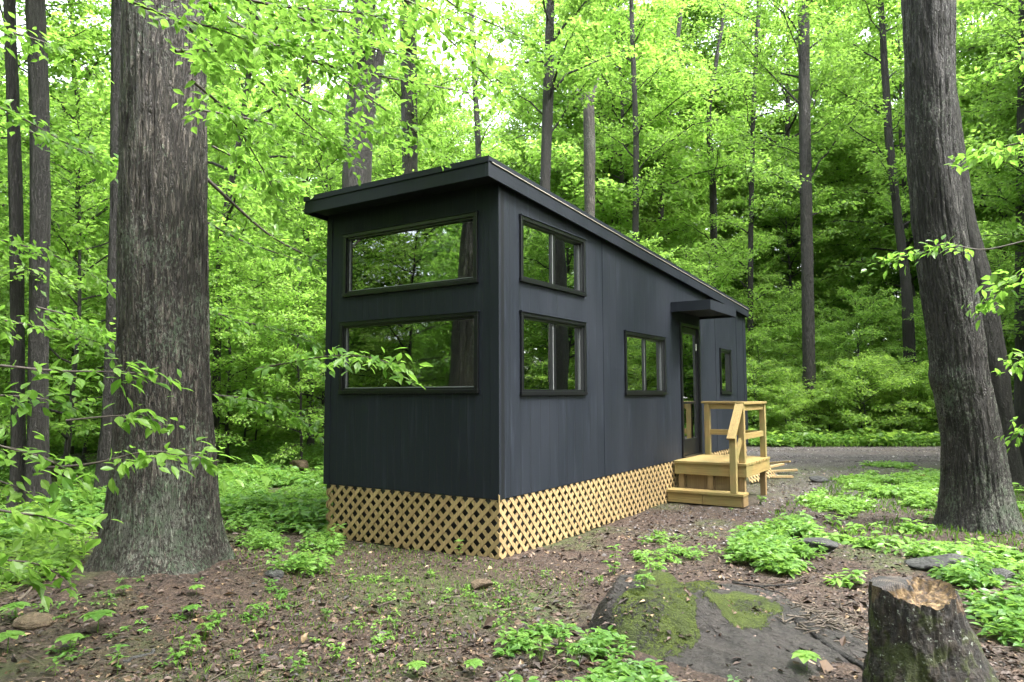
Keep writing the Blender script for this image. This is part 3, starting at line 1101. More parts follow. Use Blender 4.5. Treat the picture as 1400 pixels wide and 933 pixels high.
# round the clearing, outside the picture (the windows mirror these)
for k in range(46):
    for _ in range(30):
        a = rng.uniform(0, 2 * PI)
        r = rng.uniform(9, 34)
        x, y = 1 + r * math.cos(a), 0 + r * math.sin(a)
        d = np.array([x, y, 1.6]) - CAM
        fw = d @ CF
        if fw > 0 and abs(d @ CR) / fw < .80:
            continue
        if math.hypot(x - CAM[0], y - CAM[1]) < 5.5 or not ok_spot(x, y, 2.6):
            continue
        # leave a gap of sky for the upper front window
        taken.append((x, y, 2.6))
        kd = ['under', 'under', 'mid', 'tall'][k % 4]
        nm, lb, cat = LBL[kd]
        put_tree(kd, x, y, rng.uniform(.8, 1.25), rng.uniform(0, 6), nm, lb + ' ' + REG['out'][0], cat, {'under': 'understory trees', 'mid': 'maples', 'tall': 'tall trees'}[kd] + ' in the ' + REG['out'][1], k)
        break

exec_near = True
# ------------------------------------------------------------------ near leafy branches
def leafy_branch(label, pts, dep, size=.085, ntw=8, twl=.45, r0=.009, sp=.045, seed=0, start=.1, mat='leaf_near', tilt=.3, name='leafy_branch', drp=.25, rep=3):
    """pts: photo points along the stem with its distance at each end; real stem and twigs with single leaves"""
    rg = np.random.default_rng(500 + seed)
    f = Foliage(rg, rep)
    n = len(pts)
    W = np.array([ad(px, py, dep[0] + (dep[1] - dep[0]) * i / (n - 1)) for i, (px, py) in enumerate(pts)])
    t = np.linspace(0, 1, 16)
    P = np.stack([np.interp(t * (n - 1), np.arange(n), W[:, k]) for k in range(3)], -1)
    for _ in range(2):
        P[1:-1] = (P[:-2] + P[1:-1] * 2 + P[2:]) / 4
    ln = np.linalg.norm(np.diff(P, axis=0), axis=1).sum()
    f.wood.tube(P, r0 * (1 - .8 * t) + .0012, 6)
    for i in range(ntw):
        u = start + (1 - start) * (i + .5) / ntw
        a = min(14, int(u * 15))
        tang = P[a + 1] - P[a]
        tang /= np.linalg.norm(tang)
        ang = rg.uniform(.45, 1.1) * (1 if i % 2 else -1)
        dd = np.array([tang[0] * math.cos(ang) - tang[1] * math.sin(ang), tang[0] * math.sin(ang) + tang[1] * math.cos(ang), tang[2] * .7 + rg.normal(0, .12)])
        tl = ln * twl * (1.1 - .7 * u) * rg.uniform(.6, 1.15)
        f.twig(P[a], dd, tl, sp, size, drp, .0025, tilt)
    f.twig(P[-4], P[-1] - P[-4], ln * .28, sp, size, drp, .002, tilt)
    base = P[0].copy()
    o = empty(name, label, 'branch', tuple(base), 0, 'leafy branches reaching into the view')
    wm = f.wood.mesh('stem', M['twig'], True)
    co = np.empty(len(wm.vertices) * 3, np.float32)
    wm.vertices.foreach_get('co', co)
    wm.vertices.foreach_set('co', (co.reshape(-1, 3) - base).astype(np.float32).ravel())
    lm = f.leaf_mesh('leaves', M[mat], T_NEAR)
    co = np.empty(len(lm.vertices) * 3, np.float32)
    lm.vertices.foreach_get('co', co)
    lm.vertices.foreach_set('co', (co.reshape(-1, 3) - base).astype(np.float32).ravel())
    part('stem', wm, o)
    part('leaves', lm, o)
    return o


B = leafy_branch
B('leafy branch reaching right across the lower front window', [(350, 505), (400, 495), (450, 486), (500, 486), (548, 502)], (6.3, 5.6), .105, 13, .18, .009, .042, 1, .15)
B('lowest leafy branch crossing in front of the big oak', [(60, 640), (130, 635), (200, 615), (260, 622), (300, 632)], (4.4, 4.6), .11, 9, .2, .008, .05, 2, .3)
B('short leafy twig tip on the left part of the big oak above the lowest branch', [(90, 575), (140, 570), (185, 567), (215, 572)], (4.4, 4.7), .10, 6, .16, .006, .05, 3, .5)
B('leafy branch at the height of the window sill crossing the big oak', [(0, 500), (80, 508), (150, 508), (215, 512)], (4.2, 4.7), .11, 9, .24, .008, .05, 4, .15)
B('leafy branch with large leaves low at the left edge', [(-40, 690), (10, 700), (60, 706), (110, 722)], (3.6, 3.9), .12, 8, .4, .008, .055, 5, .2)
B('drooping leafy branch at the left edge under the close pair of trunks', [(-60, 590), (0, 610), (60, 625), (120, 660)], (4.0, 4.3), .11, 8, .34, .008, .055, 6, .2)
B('leafy branch halfway up the left edge', [(-60, 545), (0, 540), (60, 545), (110, 560)], (4.2, 4.6), .10, 8, .34, .008, .055, 7, .2)
B('leafy branch lowest at the left edge near the ground', [(-50, 770), (0, 765), (50, 770), (90, 790)], (3.8, 4.3), .11, 7, .4, .008, .05, 8, .1)
B('leafy branch left of the close pair of trunks below the middle', [(-60, 640), (-10, 655), (30, 668), (60, 690)], (4.4, 4.6), .10, 7, .35, .008, .05, 9, .2)
# canopy hanging from the top, left of the middle
B('long leafy branch slanting from the top of the oak towards the forked trunk', [(250, -20), (330, 40), (420, 85), (520, 105), (660, 130)], (4.6, 6.4), .078, 22, .26, .016, .05, 10, .05)
B('long leafy branch drooping from the top of the oak to the roof overhang', [(260, 40), (330, 90), (390, 140), (430, 180), (480, 210)], (5.2, 7.0), .085, 18, .28, .013, .055, 11, .05)
B('dense leafy branch at the top edge right of the oak', [(230, -60), (300, -10), (380, 10), (470, 15), (560, 30)], (4.0, 5.0), .075, 20, .3, .012, .05, 12, .05)
B('leafy branch across the top of the big oak', [(100, -50), (180, 5), (240, 25), (300, 40), (350, 60)], (4.2, 4.4), .09, 12, .26, .01, .05, 13, .3)
B('leafy branch hanging at the top edge above the forked trunk', [(420, -60), (500, -20), (580, 10), (650, 45)], (4.8, 5.6), .08, 15, .3, .01, .055, 14, .05)
B('leafy branch in mid air between the oak and the forked trunk', [(270, 150), (330, 160), (400, 178), (460, 200)], (6.0, 7.0), .10, 12, .34, .01, .06, 15, .05)
B('leafy branch above the left end of the roof', [(400, 60), (470, 110), (540, 160), (600, 200)], (6.0, 7.2), .10, 12, .3, .01, .06, 16, .1)
B('leafy branch beside the oak bark at mid height', [(275, 300), (330, 330), (390, 350), (440, 365)], (8.2, 9.2), .11, 12, .34, .012, .06, 17, .05)
B('bare looking dark branch with few leaves slanting from the oak to the house', [(283, 245), (320, 280), (370, 325), (430, 355), (446, 362)], (8.0, 9.0), .11, 5, .25, .02, .08, 18, .3)
B('leafy branch beside the oak at the height of the lower window', [(270, 420), (330, 440), (380, 450), (430, 470)], (8.4, 9.2), .12, 12, .34, .012, .06, 19, .05)
B('leafy branch hanging low between the oak and the house', [(290, 540), (340, 545), (390, 560), (435, 590)], (9.2, 9.8), .13, 12, .34, .012, .06, 20, .05)
B('leafy branch just under the top edge between oak and forked trunk, middle one', [(240, 70), (310, 70), (390, 60), (470, 70)], (4.6, 5.6), .10, 16, .34, .011, .055, 41, .05)
B('leafy branch drooping beside the right flank of the oak below the top', [(262, 110), (310, 150), (350, 215), (380, 270)], (5.6, 6.6), .10, 14, .34, .011, .055, 42, .05)
B('leafy branch in front of the forked trunk, upper one', [(400, 20), (460, 50), (520, 70), (600, 85)], (5.4, 6.4), .10, 14, .32, .011, .055, 43, .05)
B('leafy branch in front of the forked trunk, lower one', [(380, 120), (440, 150), (500, 175), (560, 190)], (6.4, 7.4), .10, 14, .34, .011, .06, 44, .05)
B('leafy branch under the top edge right of the forked trunk', [(540, -10), (600, 40), (650, 90), (690, 130)], (6.4, 7.6), .11, 14, .34, .011, .06, 45, .05)
B('leafy branch hanging left of the roof overhang', [(290, 200), (340, 225), (380, 250), (420, 262)], (7.8, 8.8), .12, 14, .4, .011, .06, 46, .05)
B('leafy branch between the close pair of trunks and the oak, upper one', [(40, 180), (90, 200), (130, 210), (160, 230)], (7.5, 8.2), .12, 12, .45, .011, .06, 47, .05)
B('leafy branch between the close pair of trunks and the oak, lower one', [(50, 420), (90, 430), (130, 450), (165, 460)], (8.0, 8.6), .12, 12, .45, .011, .06, 48, .05)
B('leafy branch at the top left corner', [(-60, 20), (0, 40), (70, 60), (140, 110)], (5.2, 6.0), .09, 14, .3, .01, .055, 21, .05)
B('leafy branch at the left edge below the top corner', [(-60, 130), (10, 150), (80, 190), (150, 230)], (6.2, 7.0), .10, 14, .3, .01, .06, 22, .05)
B('leafy branch at the left edge at the height of the upper window', [(-60, 320), (10, 330), (80, 350), (150, 390)], (6.4, 7.2), .10, 14, .3, .01, .06, 23, .05)
B('leafy branch at the left edge at the height of the lower window', [(-60, 420), (10, 440), (80, 450), (140, 470)], (5.8, 6.8), .10, 12, .3, .01, .06, 24, .05)
B('high leafy branch crossing the top edge above the black trunk', [(560, -50), (620, 10), (690, 40), (750, 70)], (8.0, 9.5), .11, 13, .3, .012, .065, 25, .05)
# right side
B('leafy twig spreading in front of the leaning oak at the right', [(1400, 330), (1340, 345), (1290, 330), (1250, 350), (1215, 352)], (6.4, 6.8), .10, 9, .16, .007, .05, 30, .3)
B('leafy branch at the right edge above the middle', [(1440, 360), (1400, 372), (1370, 395), (1340, 420)], (6.0, 6.8), .11, 8, .3, .008, .05, 31, .1)
B('leafy branch at the upper right edge', [(1460, 180), (1400, 195), (1350, 205), (1312, 215)], (6.6, 7.4), .12, 10, .28, .008, .06, 32, .1)
B('leafy branch at the right edge at the height of the window sills', [(1450, 470), (1420, 480), (1400, 490), (1380, 502)], (6.8, 7.2), .10, 6, .4, .007, .05, 33, .1)
B('leafy branch at the right edge near the top corner', [(1460, 60), (1410, 75), (1360, 90), (1325, 110)], (8.6, 9.4), .12, 10, .3, .008, .06, 34, .1)
B('leafy branch low at the right edge', [(1450, 560), (1420, 570), (1400, 580), (1385, 595)], (7.8, 8.0), .10, 6, .4, .007, .05, 35, .1)

# ------------------------------------------------------------------ the house
HW, HL, ZL = 2.5365, 9.2, .61


def zbot(y):
    return 3.845 - .0595 * (y + .298)


house = empty('tiny_house', 'long charcoal black tiny house with a slanted roof on a wooden lattice skirt', 'house', (0, 0, 0))


def wall_pieces(mb, u0, u1, holes, put, top):
    """rectangles round the openings; top(u) gives the sloped upper edge"""
    us = sorted(set([u0, u1] + [h[0] for h in holes] + [h[1] for h in holes]))
    for a, b in zip(us[:-1], us[1:]):
        z = ZL
        for h in sorted([h for h in holes if h[0] <= a + 1e-6 and h[1] >= b - 1e-6], key=lambda h: h[2]):
            if h[2] > z + 1e-4:
                put(mb, a, b, z, z, h[2], h[2])
            z = h[3]
        put(mb, a, b, z, z, top(a), top(b))


def put_side(x0, x1):
    def f(mb, a, b, za, zb_, ta, tb):
        mb.hexa([(x0, a, za), (x0, a, ta), (x0, b, zb_), (x0, b, tb), (x1, a, za), (x1, a, ta), (x1, b, zb_), (x1, b, tb)])
    return f


def put_front(y0, y1, top=None):
    def f(mb, a, b, za, zb_, ta, tb):
        mb.hexa([(a, y0, za), (a, y0, ta), (a, y1, za), (a, y1, ta - .0595 * (y1 - y0)), (b, y0, za), (b, y0, tb), (b, y1, za), (b, y1, tb - .0595 * (y1 - y0))])
    return f


I = .03
side_win = [(.397, 1.907, 2.882, 3.603), (.397, 1.907, 1.657, 2.5535), (3.092, 4.612, 1.655, 2.5416), (7.4525, 8.141, 1.659, 2.519)]
DOOR = (5.305, 6.257, .63, 2.842)
mb = MB()
wall_pieces(mb, .1, HL, [(a + I, b - I, c + I, d - I) for a, b, c, d in side_win] + [(DOOR[0] + I, DOOR[1] - I, ZL, DOOR[3] - I)], put_side(-.1, 0), lambda y: zbot(y) + .05)
mb.build('side_wall', M['side_paint'], house)
front_win = [(-2.239, -.260, 2.837, 3.5905), (-2.280, -.250, 1.6817, 2.5312)]
mb = MB()
wall_pieces(mb, -HW, 0, [(a + I, b - I, c + I, d - I) for a, b, c, d in front_win], put_front(0, .1), lambda x: zbot(0) + .05)
mb.build('front_wall', M['front_paint'], house)
mb = MB()
wall_pieces(mb, .1, HL, [], put_side(-HW, -HW + .1), lambda y: zbot(y) + .05)
mb.build('side_wall', M['side_paint'], house)
mb = MB()
put_front(HL, HL + .1)(mb, -HW, 0, ZL, ZL, zbot(HL) + .05, zbot(HL) + .05)
mb.build('back_wall', M['front_paint'], house)
# seams and corner boards
mb = MB()
mb.box(-.105, .007, -.009, 0, ZL - .004, zbot(0) + .0)
mb.box(0, .007, 0, .03, ZL - .004, zbot(.03) + .0)
mb.build('corner_board', M['trim_paint'], house, bevel=.002)
mb = MB()
mb.box(-HW - .007, -HW + .085, -.009, 0, ZL - .004, zbot(0))
mb.build('corner_board', M['trim_paint'], house, bevel=.002)
mb = MB()
mb.box(0, .007, HL - .09, HL + .1, ZL - .004, zbot(HL))
mb.build('corner_board', M['trim_paint'], house, bevel=.002)
for y in (2.44, 7.22, 8.62):
    mb = MB()
    mb.box(0, .005, y - .012, y + .012, ZL, zbot(y) + .02)
    mb.build('seam_strip', M['trim_paint'], house)
mb = MB()
mb.box(-HW + .02, -.02, .02, HL - .02, ZL - .06, ZL - .004)
mb.build('floor', M['under'], house)
mb = MB()
mb.box(-HW + .1, -.1, .1, HL, ZL + .02, ZL + .06)
mb.build('interior_floor', M['interior_floor'], house)
# inside lining
mb = MB()
wall_pieces(mb, .1, HL, [(a + I, b - I, c + I, d - I) for a, b, c, d in side_win] + [(DOOR[0] + I, DOOR[1] - I, ZL, DOOR[3] - I)], put_side(-.112, -.103), lambda y: zbot(y) - .02)
wall_pieces(mb, .1, HL, [], put_side(-HW + .103, -HW + .112), lambda y: zbot(y) - .02)
put_front(HL - .012, HL - .003)(mb, -HW + .12, -.12, ZL + .06, ZL + .06, zbot(HL) - .02, zbot(HL) - .02)
mb.build('interior_lining', M['interior_wall'], house)
mb = MB()
mb.box(-HW + .12, -.12, .9, 4.2, 2.62, 2.74)
mb.build('loft_floor', M['interior_dark'], house)
mb = MB()
mb.box(-.98, -.13, .55, .60, 2.76, 3.66)
mb.box(-.98, -.93, .60, 2.3, 2.76, 3.6)
mb.box(-.98, -.13, .62, .67, ZL + .062, 2.6)
mb.box(-.98, -.93, .67, 2.2, ZL + .062, 2.6)
mb.build('closet', M['interior_dark'], house)
mb = MB()
mb.box(-HW + .13, -.13, 4.4, 4.46, ZL + .062, 3.5)
mb.build('partition', M['interior_wall'], house)

# roof
y0, y1, ox = -.298, 9.305, .0813
def slab(mb, x0, x1, ya, yb, dt, db):
    T = lambda y: 4.050 - .0595 * (y + .298)
    mb.hexa([(x0, ya, T(ya) - db), (x0, ya, T(ya) - dt), (x0, yb, T(yb) - db), (x0, yb, T(yb) - dt), (x1, ya, T(ya) - db), (x1, ya, T(ya) - dt), (x1, yb, T(yb) - db), (x1, yb, T(yb) - dt)])
mb = MB()
slab(mb, -HW - ox, ox, y0, y1, .012, .148)
roof = mb.build('roof', M['roof_paint'], house, bevel=.004)
mb = MB()   # fascia boards hang below the deck, the soffit sits up between them
slab(mb, ox - .022, ox + .003, y0 - .003, y1, .07, .205)
slab(mb, -HW - ox - .003, -HW - ox + .022, y0 - .003, y1, .07, .205)
slab(mb, -HW - ox + .023, ox - .023, y0 - .003, y0 + .022, .07, .205)
slab(mb, -HW - ox + .023, ox - .023, y1 - .022, y1, .07, .205)
mb.build('fascia', M['roof_paint'], roof, bevel=.003)
mb = MB()
slab(mb, -HW - ox - .012, ox + .012, y0 - .014, y1 + .01, 0, .011)
slab(mb, -HW - ox - .012, ox + .012, y0 - .014, y0 - .004, .012, .06)
slab(mb, ox + .004, ox + .012, y0 - .004, y1 + .01, .012, .045)
slab(mb, -HW - ox - .012, -HW - ox - .004, y0 - .004, y1 + .01, .012, .045)
mb.build('roof_cap', M['trim_paint'], roof)
mb = MB()
slab(mb, ox + .0045, ox + .015, y0 + .05, y1 - .05, .046, .053)
mb.build('drip_edge', M['metal'], roof)
mb = MB()
slab(mb, -HW - ox + .025, ox - .025, y0 + .024, -.002, .15, .158)
mb.build('soffit', M['trim_paint'], roof)

# windows
def mp(kind):
    if kind == 'side':
        return lambda mb, u0, u1, z0, z1, d0, d1: mb.box(d0, d1, u0, u1, z0, z1)
    return lambda mb, u0, u1, z0, z1, d0, d1: mb.box(u0, u1, -d1, -d0, z0, z1)


def window(kind, r, slide, label=None):
    f = mp(kind)
    a, b, c, d = r
    w = .042
    mb = MB()
    f(mb, a, b, d - w, d, -.07, .028)
    f(mb, a - .008, b + .008, c, c + w, -.07, .036)
    f(mb, a, a + w, c + w, d - w, -.07, .028)
    f(mb, b - w, b, c + w, d - w, -.07, .028)
    # stepped inner frame
    e = .022
    f(mb, a + w, b - w, d - w - e, d - w, -.07, .008)
    f(mb, a + w, b - w, c + w, c + w + e, -.07, .008)
    f(mb, a + w, a + w + e, c + w + e, d - w - e, -.07, .008)
    f(mb, b - w - e, b - w, c + w + e, d - w - e, -.07, .008)
    fr = mb.build('window', M['frame_black'], house, bevel=.002)
    if label:
        fr['label'] = label
    mb = MB()
    f(mb, a - .012, b + .012, d + .001, d + .012, 0, .04)
    mb.build('head_flashing', M['trim_paint'], fr)
    A, Bb, Cc, D = a + w + e, b - w - e, c + w + e, d - w - e
    gm = M['glass_side'] if kind == 'side' else M['glass_front']
    if slide:
        m = (A + Bb) / 2
        mb = MB(); f(mb, A, m - .02, Cc, D, -.034, -.030); mb.build('pane', gm, fr)
        mb = MB(); f(mb, m + .02, Bb, Cc, D, -.050, -.046); mb.build('pane', gm, fr)
        mb = MB(); f(mb, m - .004, m + .055, Cc, D, -.06, -.012)
        f(mb, m - .045, m - .022, Cc, D, -.045, -.016)
        mb.build('mullion', M['frame_black'], fr, bevel=.002)
        mb = MB(); f(mb, m - .017, m - .005, Cc, D, -.05, -.014); mb.build('track', M['frame_grey'], fr)
        mb = MB(); f(mb, Bb - .010, Bb - .002, Cc, D, -.045, -.030); mb.build('track', M['frame_grey'], fr)
    else:
        mb = MB(); f(mb, A, Bb, Cc, D, -.034, -.030); mb.build('pane', gm, fr)
        if kind == 'front':
            mb = MB(); f(mb, A + .002, A + .014, Cc, D, -.029, -.012); mb.build('track', M['frame_grey'], fr)
            mb = MB(); f(mb, A + .015, Bb, Cc, Cc + .010, -.029, -.012); mb.build('track', M['frame_grey'], fr)
    return fr


window('side', side_win[0], True, 'upper sliding window near the roof')
window('side', side_win[1], True, 'sliding window below the upper one')
window('side', side_win[2], True, 'sliding window left of the door')
window('side', side_win[3], False, 'narrow window right of the door')
window('front', front_win[0], False, 'wide upper front window')
window('front', front_win[1], False, 'wide lower front window')

# door
a, b, c, d = DOOR
mb = MB()
mb.box(-.07, .03, a, a + .05, c, d)
mb.box(-.07, .03, b - .05, b, c, d)
mb.box(-.07, .03, a + .05, b - .05, d - .05, d)
mb.box(-.09, .035, a + .05, b - .05, ZL + .005, ZL + .04)
mb.build('door_frame', M['frame_black'], house, bevel=.002)
A, Bb, Cc, D = a + .055, b - .055, ZL + .045, d - .055
mb = MB()
mb.box(-.05, -.01, A, A + .12, Cc, D)
mb.box(-.05, -.01, Bb - .12, Bb, Cc, D)
mb.box(-.05, -.01, A + .12, Bb - .12, D - .10, D)
mb.box(-.05, -.01, A + .12, Bb - .12, Cc, Cc + .26)
mb.box(-.045, -.015, A + .12, Bb - .12, 1.50, 1.535)
door = mb.build('door', M['frame_black'], house, bevel=.003)
mb = MB(); mb.box(-.035, -.03, A + .12, Bb - .12, Cc + .26, 1.50); mb.build('pane', M['glass_side'], door)
mb = MB(); mb.box(-.035, -.03, A + .12, Bb - .12, 1.535, D - .10); mb.build('pane', M['glass_side'], door)
for yy in (A + .05, Bb - .06):
    mb = MB(); mb.box(-.01, -.004, yy - .02, yy + .022, 2.42, 2.53); mb.build('strike_plate', M['hinge'], door)
mb = MB(); mb.box(-.01, .02, A + .035, A + .055, 1.58, 1.62); mb.tube([(.03, A + .045, 1.6), (.03, A + .16, 1.6)], .009, 8); mb.tube([(-.01, A + .045, 1.6), (.03, A + .045, 1.6)], .01, 8)
mb.build('handle', M['frame_grey'], door, True)

# canopy over the door
mb = MB()
mb.box(.002, .63, 4.94, 6.34, 3.02, 3.12)
can = mb.build('door_canopy', M['roof_paint'], house, bevel=.004)
mb = MB()
mb.box(.001, .645, 4.925, 4.938, 2.98, 3.135)
mb.box(.632, .645, 4.94, 6.355, 2.98, 3.135)
mb.box(.001, .645, 6.342, 6.355, 2.979, 3.134)
mb.build('fascia', M['trim_paint'], can)

# trailer under the floor
mb = MB()
for x in (-HW + .35, -.45):
    mb.box(x - .05, x + .05, .3, HL - .2, .36, ZL - .062)
for y in np.arange(.4, HL - .3, .6):
    mb.box(-HW + .41, -.51, y - .03, y + .03, .44, ZL - .062)
tr = mb.build('trailer_frame', M['under'], house)
mb = MB()
mb.box(-HW + .06, -.10, .09, .11, .05, ZL - .065)
mb.box(-.11, -.095, .12, HL - .1, .05, ZL - .065)
mb.build('skirt_shade_sheet', M['under'], house)  # added dark sheets behind the lattice, standing in for the shade underneath
for y in (4.6, 5.5):
    mb = MB()
    for r in (.34, .33):
        mb.tube([(-HW + .16, y, .33), (-HW + .36, y, .33)], [.32, .32], 24)
    mb.build('wheel', M['rubber'], house)


def clip(poly, u0, u1):
    def cut(p, s, lim):
        o = []
        for i in range(len(p)):
            a, b = p[i], p[(i + 1) % len(p)]
            ia, ib = s * a[0] <= s * lim, s * b[0] <= s * lim
            if ia:
                o.append(a)
            if ia != ib:
                t = (lim - a[0]) / (b[0] - a[0])
                o.append((lim, a[1] + (b[1] - a[1]) * t))
        return o
    p = cut(poly, 1, u1)
    return cut(p, -1, u0) if p else p


def lattice(u0, u1, z0, z1, put, rg, pitch=.145, hw=.0305, th=.007, order=(1, -1)):
    """two crossing layers of slats, each slat one closed prism"""
    V, F, n = [], [], 0
    for layer, sg in ((0, order[0]), (1, order[1])):
        H = z1 - z0
        s = u0 - H - .05
        k = 0
        while s < u1 + H + .05:
            c = s + rg.normal(0, .002)
            zb_ = z0 + (rg.uniform(-.012, .012))
            a = c if sg > 0 else c + H
            b = c + H if sg > 0 else c
            p = clip([(a - hw, zb_), (a + hw, zb_), (b + hw, z1), (b - hw, z1)], u0, u1)
            if len(p) >= 3 and (max(q[0] for q in p) - min(q[0] for q in p)) > .02:
                d0 = layer * th + .0006 * (k % 2)
                ring0 = [put(q[0], q[1], d0) for q in p]
                ring1 = [put(q[0], q[1], d0 + th) for q in p]
                m = len(p)
                V += ring0 + ring1
                F.append([n + i for i in range(m)][::-1])
                F.append([n + m + i for i in range(m)])
                for i in range(m):
                    F.append([n + i, n + (i + 1) % m, n + m + (i + 1) % m, n + m + i])
                n += 2 * m
            s += pitch
            k += 1
    me = bpy.data.meshes.new('lattice_panel')
    me.from_pydata(V, [], F)
    me.materials.append(M['lattice'])
    return me


rg = np.random.default_rng(5)
part('lattice_panel', lattice(-2.47, -.006, -.01, ZL - .008, lambda u, z, d: (u, .004 - d + .012, z), rg, order=(-1, 1)), house)
part('lattice_panel', lattice(.012, HL, -.01, ZL - .008, lambda u, z, d: (-.02 + d, u, z), rg), house)
part('lattice_panel', lattice(.02, HL, -.02, ZL - .012, lambda u, z, d: (-HW + .03 - d, u, z), rg), house)
mb = MB()
mb.hexa([(-.006, -.014, ZL - .09), (-.004, -.014, ZL + .055), (-.006, -.004, ZL - .09), (-.004, -.0035, ZL + .05), (.012, -.014, ZL - .10), (.010, -.014, ZL + .04), (.012, -.004, ZL - .10), (.010, -.0035, ZL + .04)])
mb.build('corner_strip', M['lattice'], house)

# ------------------------------------------------------------------ porch steps
porch = empty('porch_steps', 'fresh timber porch deck with one step and a handrail at the house door', 'porch', (.58, 5.4, 0))
def pb(name, mb, mat, bevel=.003, label=None):
    for k in range(len(mb.V)):
        mb.V[k] = mb.V[k] - np.array([.58, 5.4, 0])
    o = mb.build(name, M[mat], porch, bevel=bevel)
    if label:
        o['label'] = label
    return o
y = 4.872
for k in range(10):
    mb = MB(); mb.box(.015, 1.15 + .004 * ((k * 7) % 3 - 1), y, y + .139, .584, .62); pb('deck_board', mb, 'pt_x'); y += .1455
mb = MB(); mb.box(.02, 1.10, 4.900, 4.938, .415, .582); pb('rim_joist', mb, 'pt_x')
mb = MB(); mb.box(1.102, 1.138, 4.902, 6.31, .415, .582); pb('rim_joist', mb, 'pt_y')
mb = MB(); mb.box(.02, 1.10, 6.272, 6.31, .415, .582); pb('rim_joist', mb, 'pt_x')
mb = MB(); mb.box(.02, .058, 4.94, 6.27, .415, .582); pb('rim_joist', mb, 'pt_y')
for x, y in ((.11, 4.99), (.57, 4.99), (1.05, 4.99), (1.05, 6.22), (.11, 6.22)):
    mb = MB(); mb.box(x - .044, x + .044, y - .044, y + .044, -.06, .581 if x < 1 else .581); pb('support_post', mb, 'pt_dark')
for k in range(2):
    mb = MB(); mb.box(-.0, 1.17, 4.585 + k * .149, 4.585 + k * .149 + .143, .166, .204); pb('tread', mb, 'pt_x')
mb = MB(); mb.box(.0, .545, 4.625, 4.66, .015, .164); pb('riser', mb, 'pt_x')
mb = MB(); mb.box(.549, 1.12, 4.627, 4.662, .012, .164); pb('riser', mb, 'pt_x')
mb = MB(); mb.box(1.122, 1.156, 4.630, 4.885, .012, .164); pb('stringer', mb, 'pt_dark')
mb = MB(); mb.box(.53, .565, 4.664, 4.885, .012, .164); pb('stringer', mb, 'pt_dark')
mb = MB(); mb.box(.16, 1.0, 5.036, 5.056, .11, .412); pb('back_riser', mb, 'pt_dark')
# railing
RP = {'A': (.13, 6.25), 'C': (1.06, 6.25), 'B': (1.06, 4.985)}
for x, y in RP.values():
    mb = MB(); mb.box(x - .044, x + .044, y - .044, y + .044, .622, 1.498); pb('rail_post', mb, 'pt_z')
mb = MB(); mb.box(.04, 1.125, 6.195, 6.305, 1.50, 1.536); pb('top_rail', mb, 'pt_x')
mb = MB(); mb.box(1.002, 1.118, 4.93, 6.193, 1.50, 1.536); pb('top_rail', mb, 'pt_y')
mb = MB(); mb.box(.176, 1.014, 6.232, 6.268, 1.405, 1.497); pb('rail_board', mb, 'pt_x')
mb = MB(); mb.box(.176, 1.014, 6.232, 6.268, .965, 1.055); pb('rail_board', mb, 'pt_x')
mb = MB(); mb.box(1.042, 1.078, 5.031, 6.204, 1.405, 1.497); pb('rail_board', mb, 'pt_y')
mb = MB(); mb.box(1.042, 1.078, 5.031, 6.204, .965, 1.055); pb('rail_board', mb, 'pt_y')
mb = MB(); mb.box(.975, 1.065, 4.60, 4.69, .206, 1.04); pb('rail_post', mb, 'pt_z', label='lower rail post standing on the step')
mb = MB(); mb.beam((1.02, 4.545, 1.0), (1.045, 4.955, 1.515), .125, .036); pb('handrail', mb, 'pt_y', label='sloping handrail')
mb = MB(); mb.beam((1.03, 4.69, .66), (1.05, 4.938, .97), .036, .085); pb('rail_brace', mb, 'pt_y')

# ------------------------------------------------------------------ scraps by the porch
o = bpy.data.objects.new('lattice_offcut', lattice(0, 1.35, 0, .30, lambda u, z, d: (u, z, d), rg))
link(o); o.location = (.50, 7.5, .02); o.rotation_euler = (rad(62), 0, rad(84))
tag(o, 'cut piece of wooden lattice leaning on the ground behind the porch', 'lattice')
for k, (x, y, z, ln, a, el, lab) in enumerate([
    (.62, 9.5, .06, .6, 30, 3, 'light timber offcut with a dark end behind the porch, longest of the scrap pile'),
    (.42, 9.7, .12, .5, 60, 6, 'light timber offcut on top of the scrap pile behind the porch'),
    (.78, 8.75, .035, .42, 35, 0, 'flat timber offcut lying nearest the porch beside the lattice piece'),
    (.35, 10.2, .13, .6, -10, 8, 'short timber offcut at the back of the scrap pile'),
    (3.05, 10.4, .04, .22, 120, 0, 'small orange wood offcut lying alone on the gravel edge')]):
    c_, s_ = math.cos(rad(a)), math.sin(rad(a))
    mb = MB()
    mb.beam((-ln / 2 * c_, -ln / 2 * s_, 0), (ln / 2 * c_, ln / 2 * s_, ln * math.sin(rad(el))), .09 if k != 4 else .06, .038)
    o = mb.build('timber_offcut', M['lattice'], bevel=.002)
    o.location = (x, y, z)
    tag(o, lab, 'wood')

# ------------------------------------------------------------------ mossy outcrop, stump, stones
def pix(P):
    """photo pixels of world points"""
    d = P - CAM
    w = d @ CF
    return 700 + FOC * (d @ CR) / w, 466.5 - FOC * (d @ CU) / w


def inpoly(px, py, poly):
    r = np.zeros(len(px), bool)
    n = len(poly)
    for i in range(n):
        (x0, y0), (x1, y1) = poly[i], poly[(i + 1) % n]
        c = ((y0 > py) != (y1 > py))
        with np.errstate(divide='ignore', invalid='ignore'):
            xi = (x1 - x0) * (py - y0) / (y1 - y0 + 1e-12) + x0
        r ^= c & (px < xi)
    return r


RC = np.array([2.44, -.72])
R2 = CR[:2] / np.linalg.norm(CR[:2])
F2 = CF[:2] / np.linalg.norm(CF[:2])


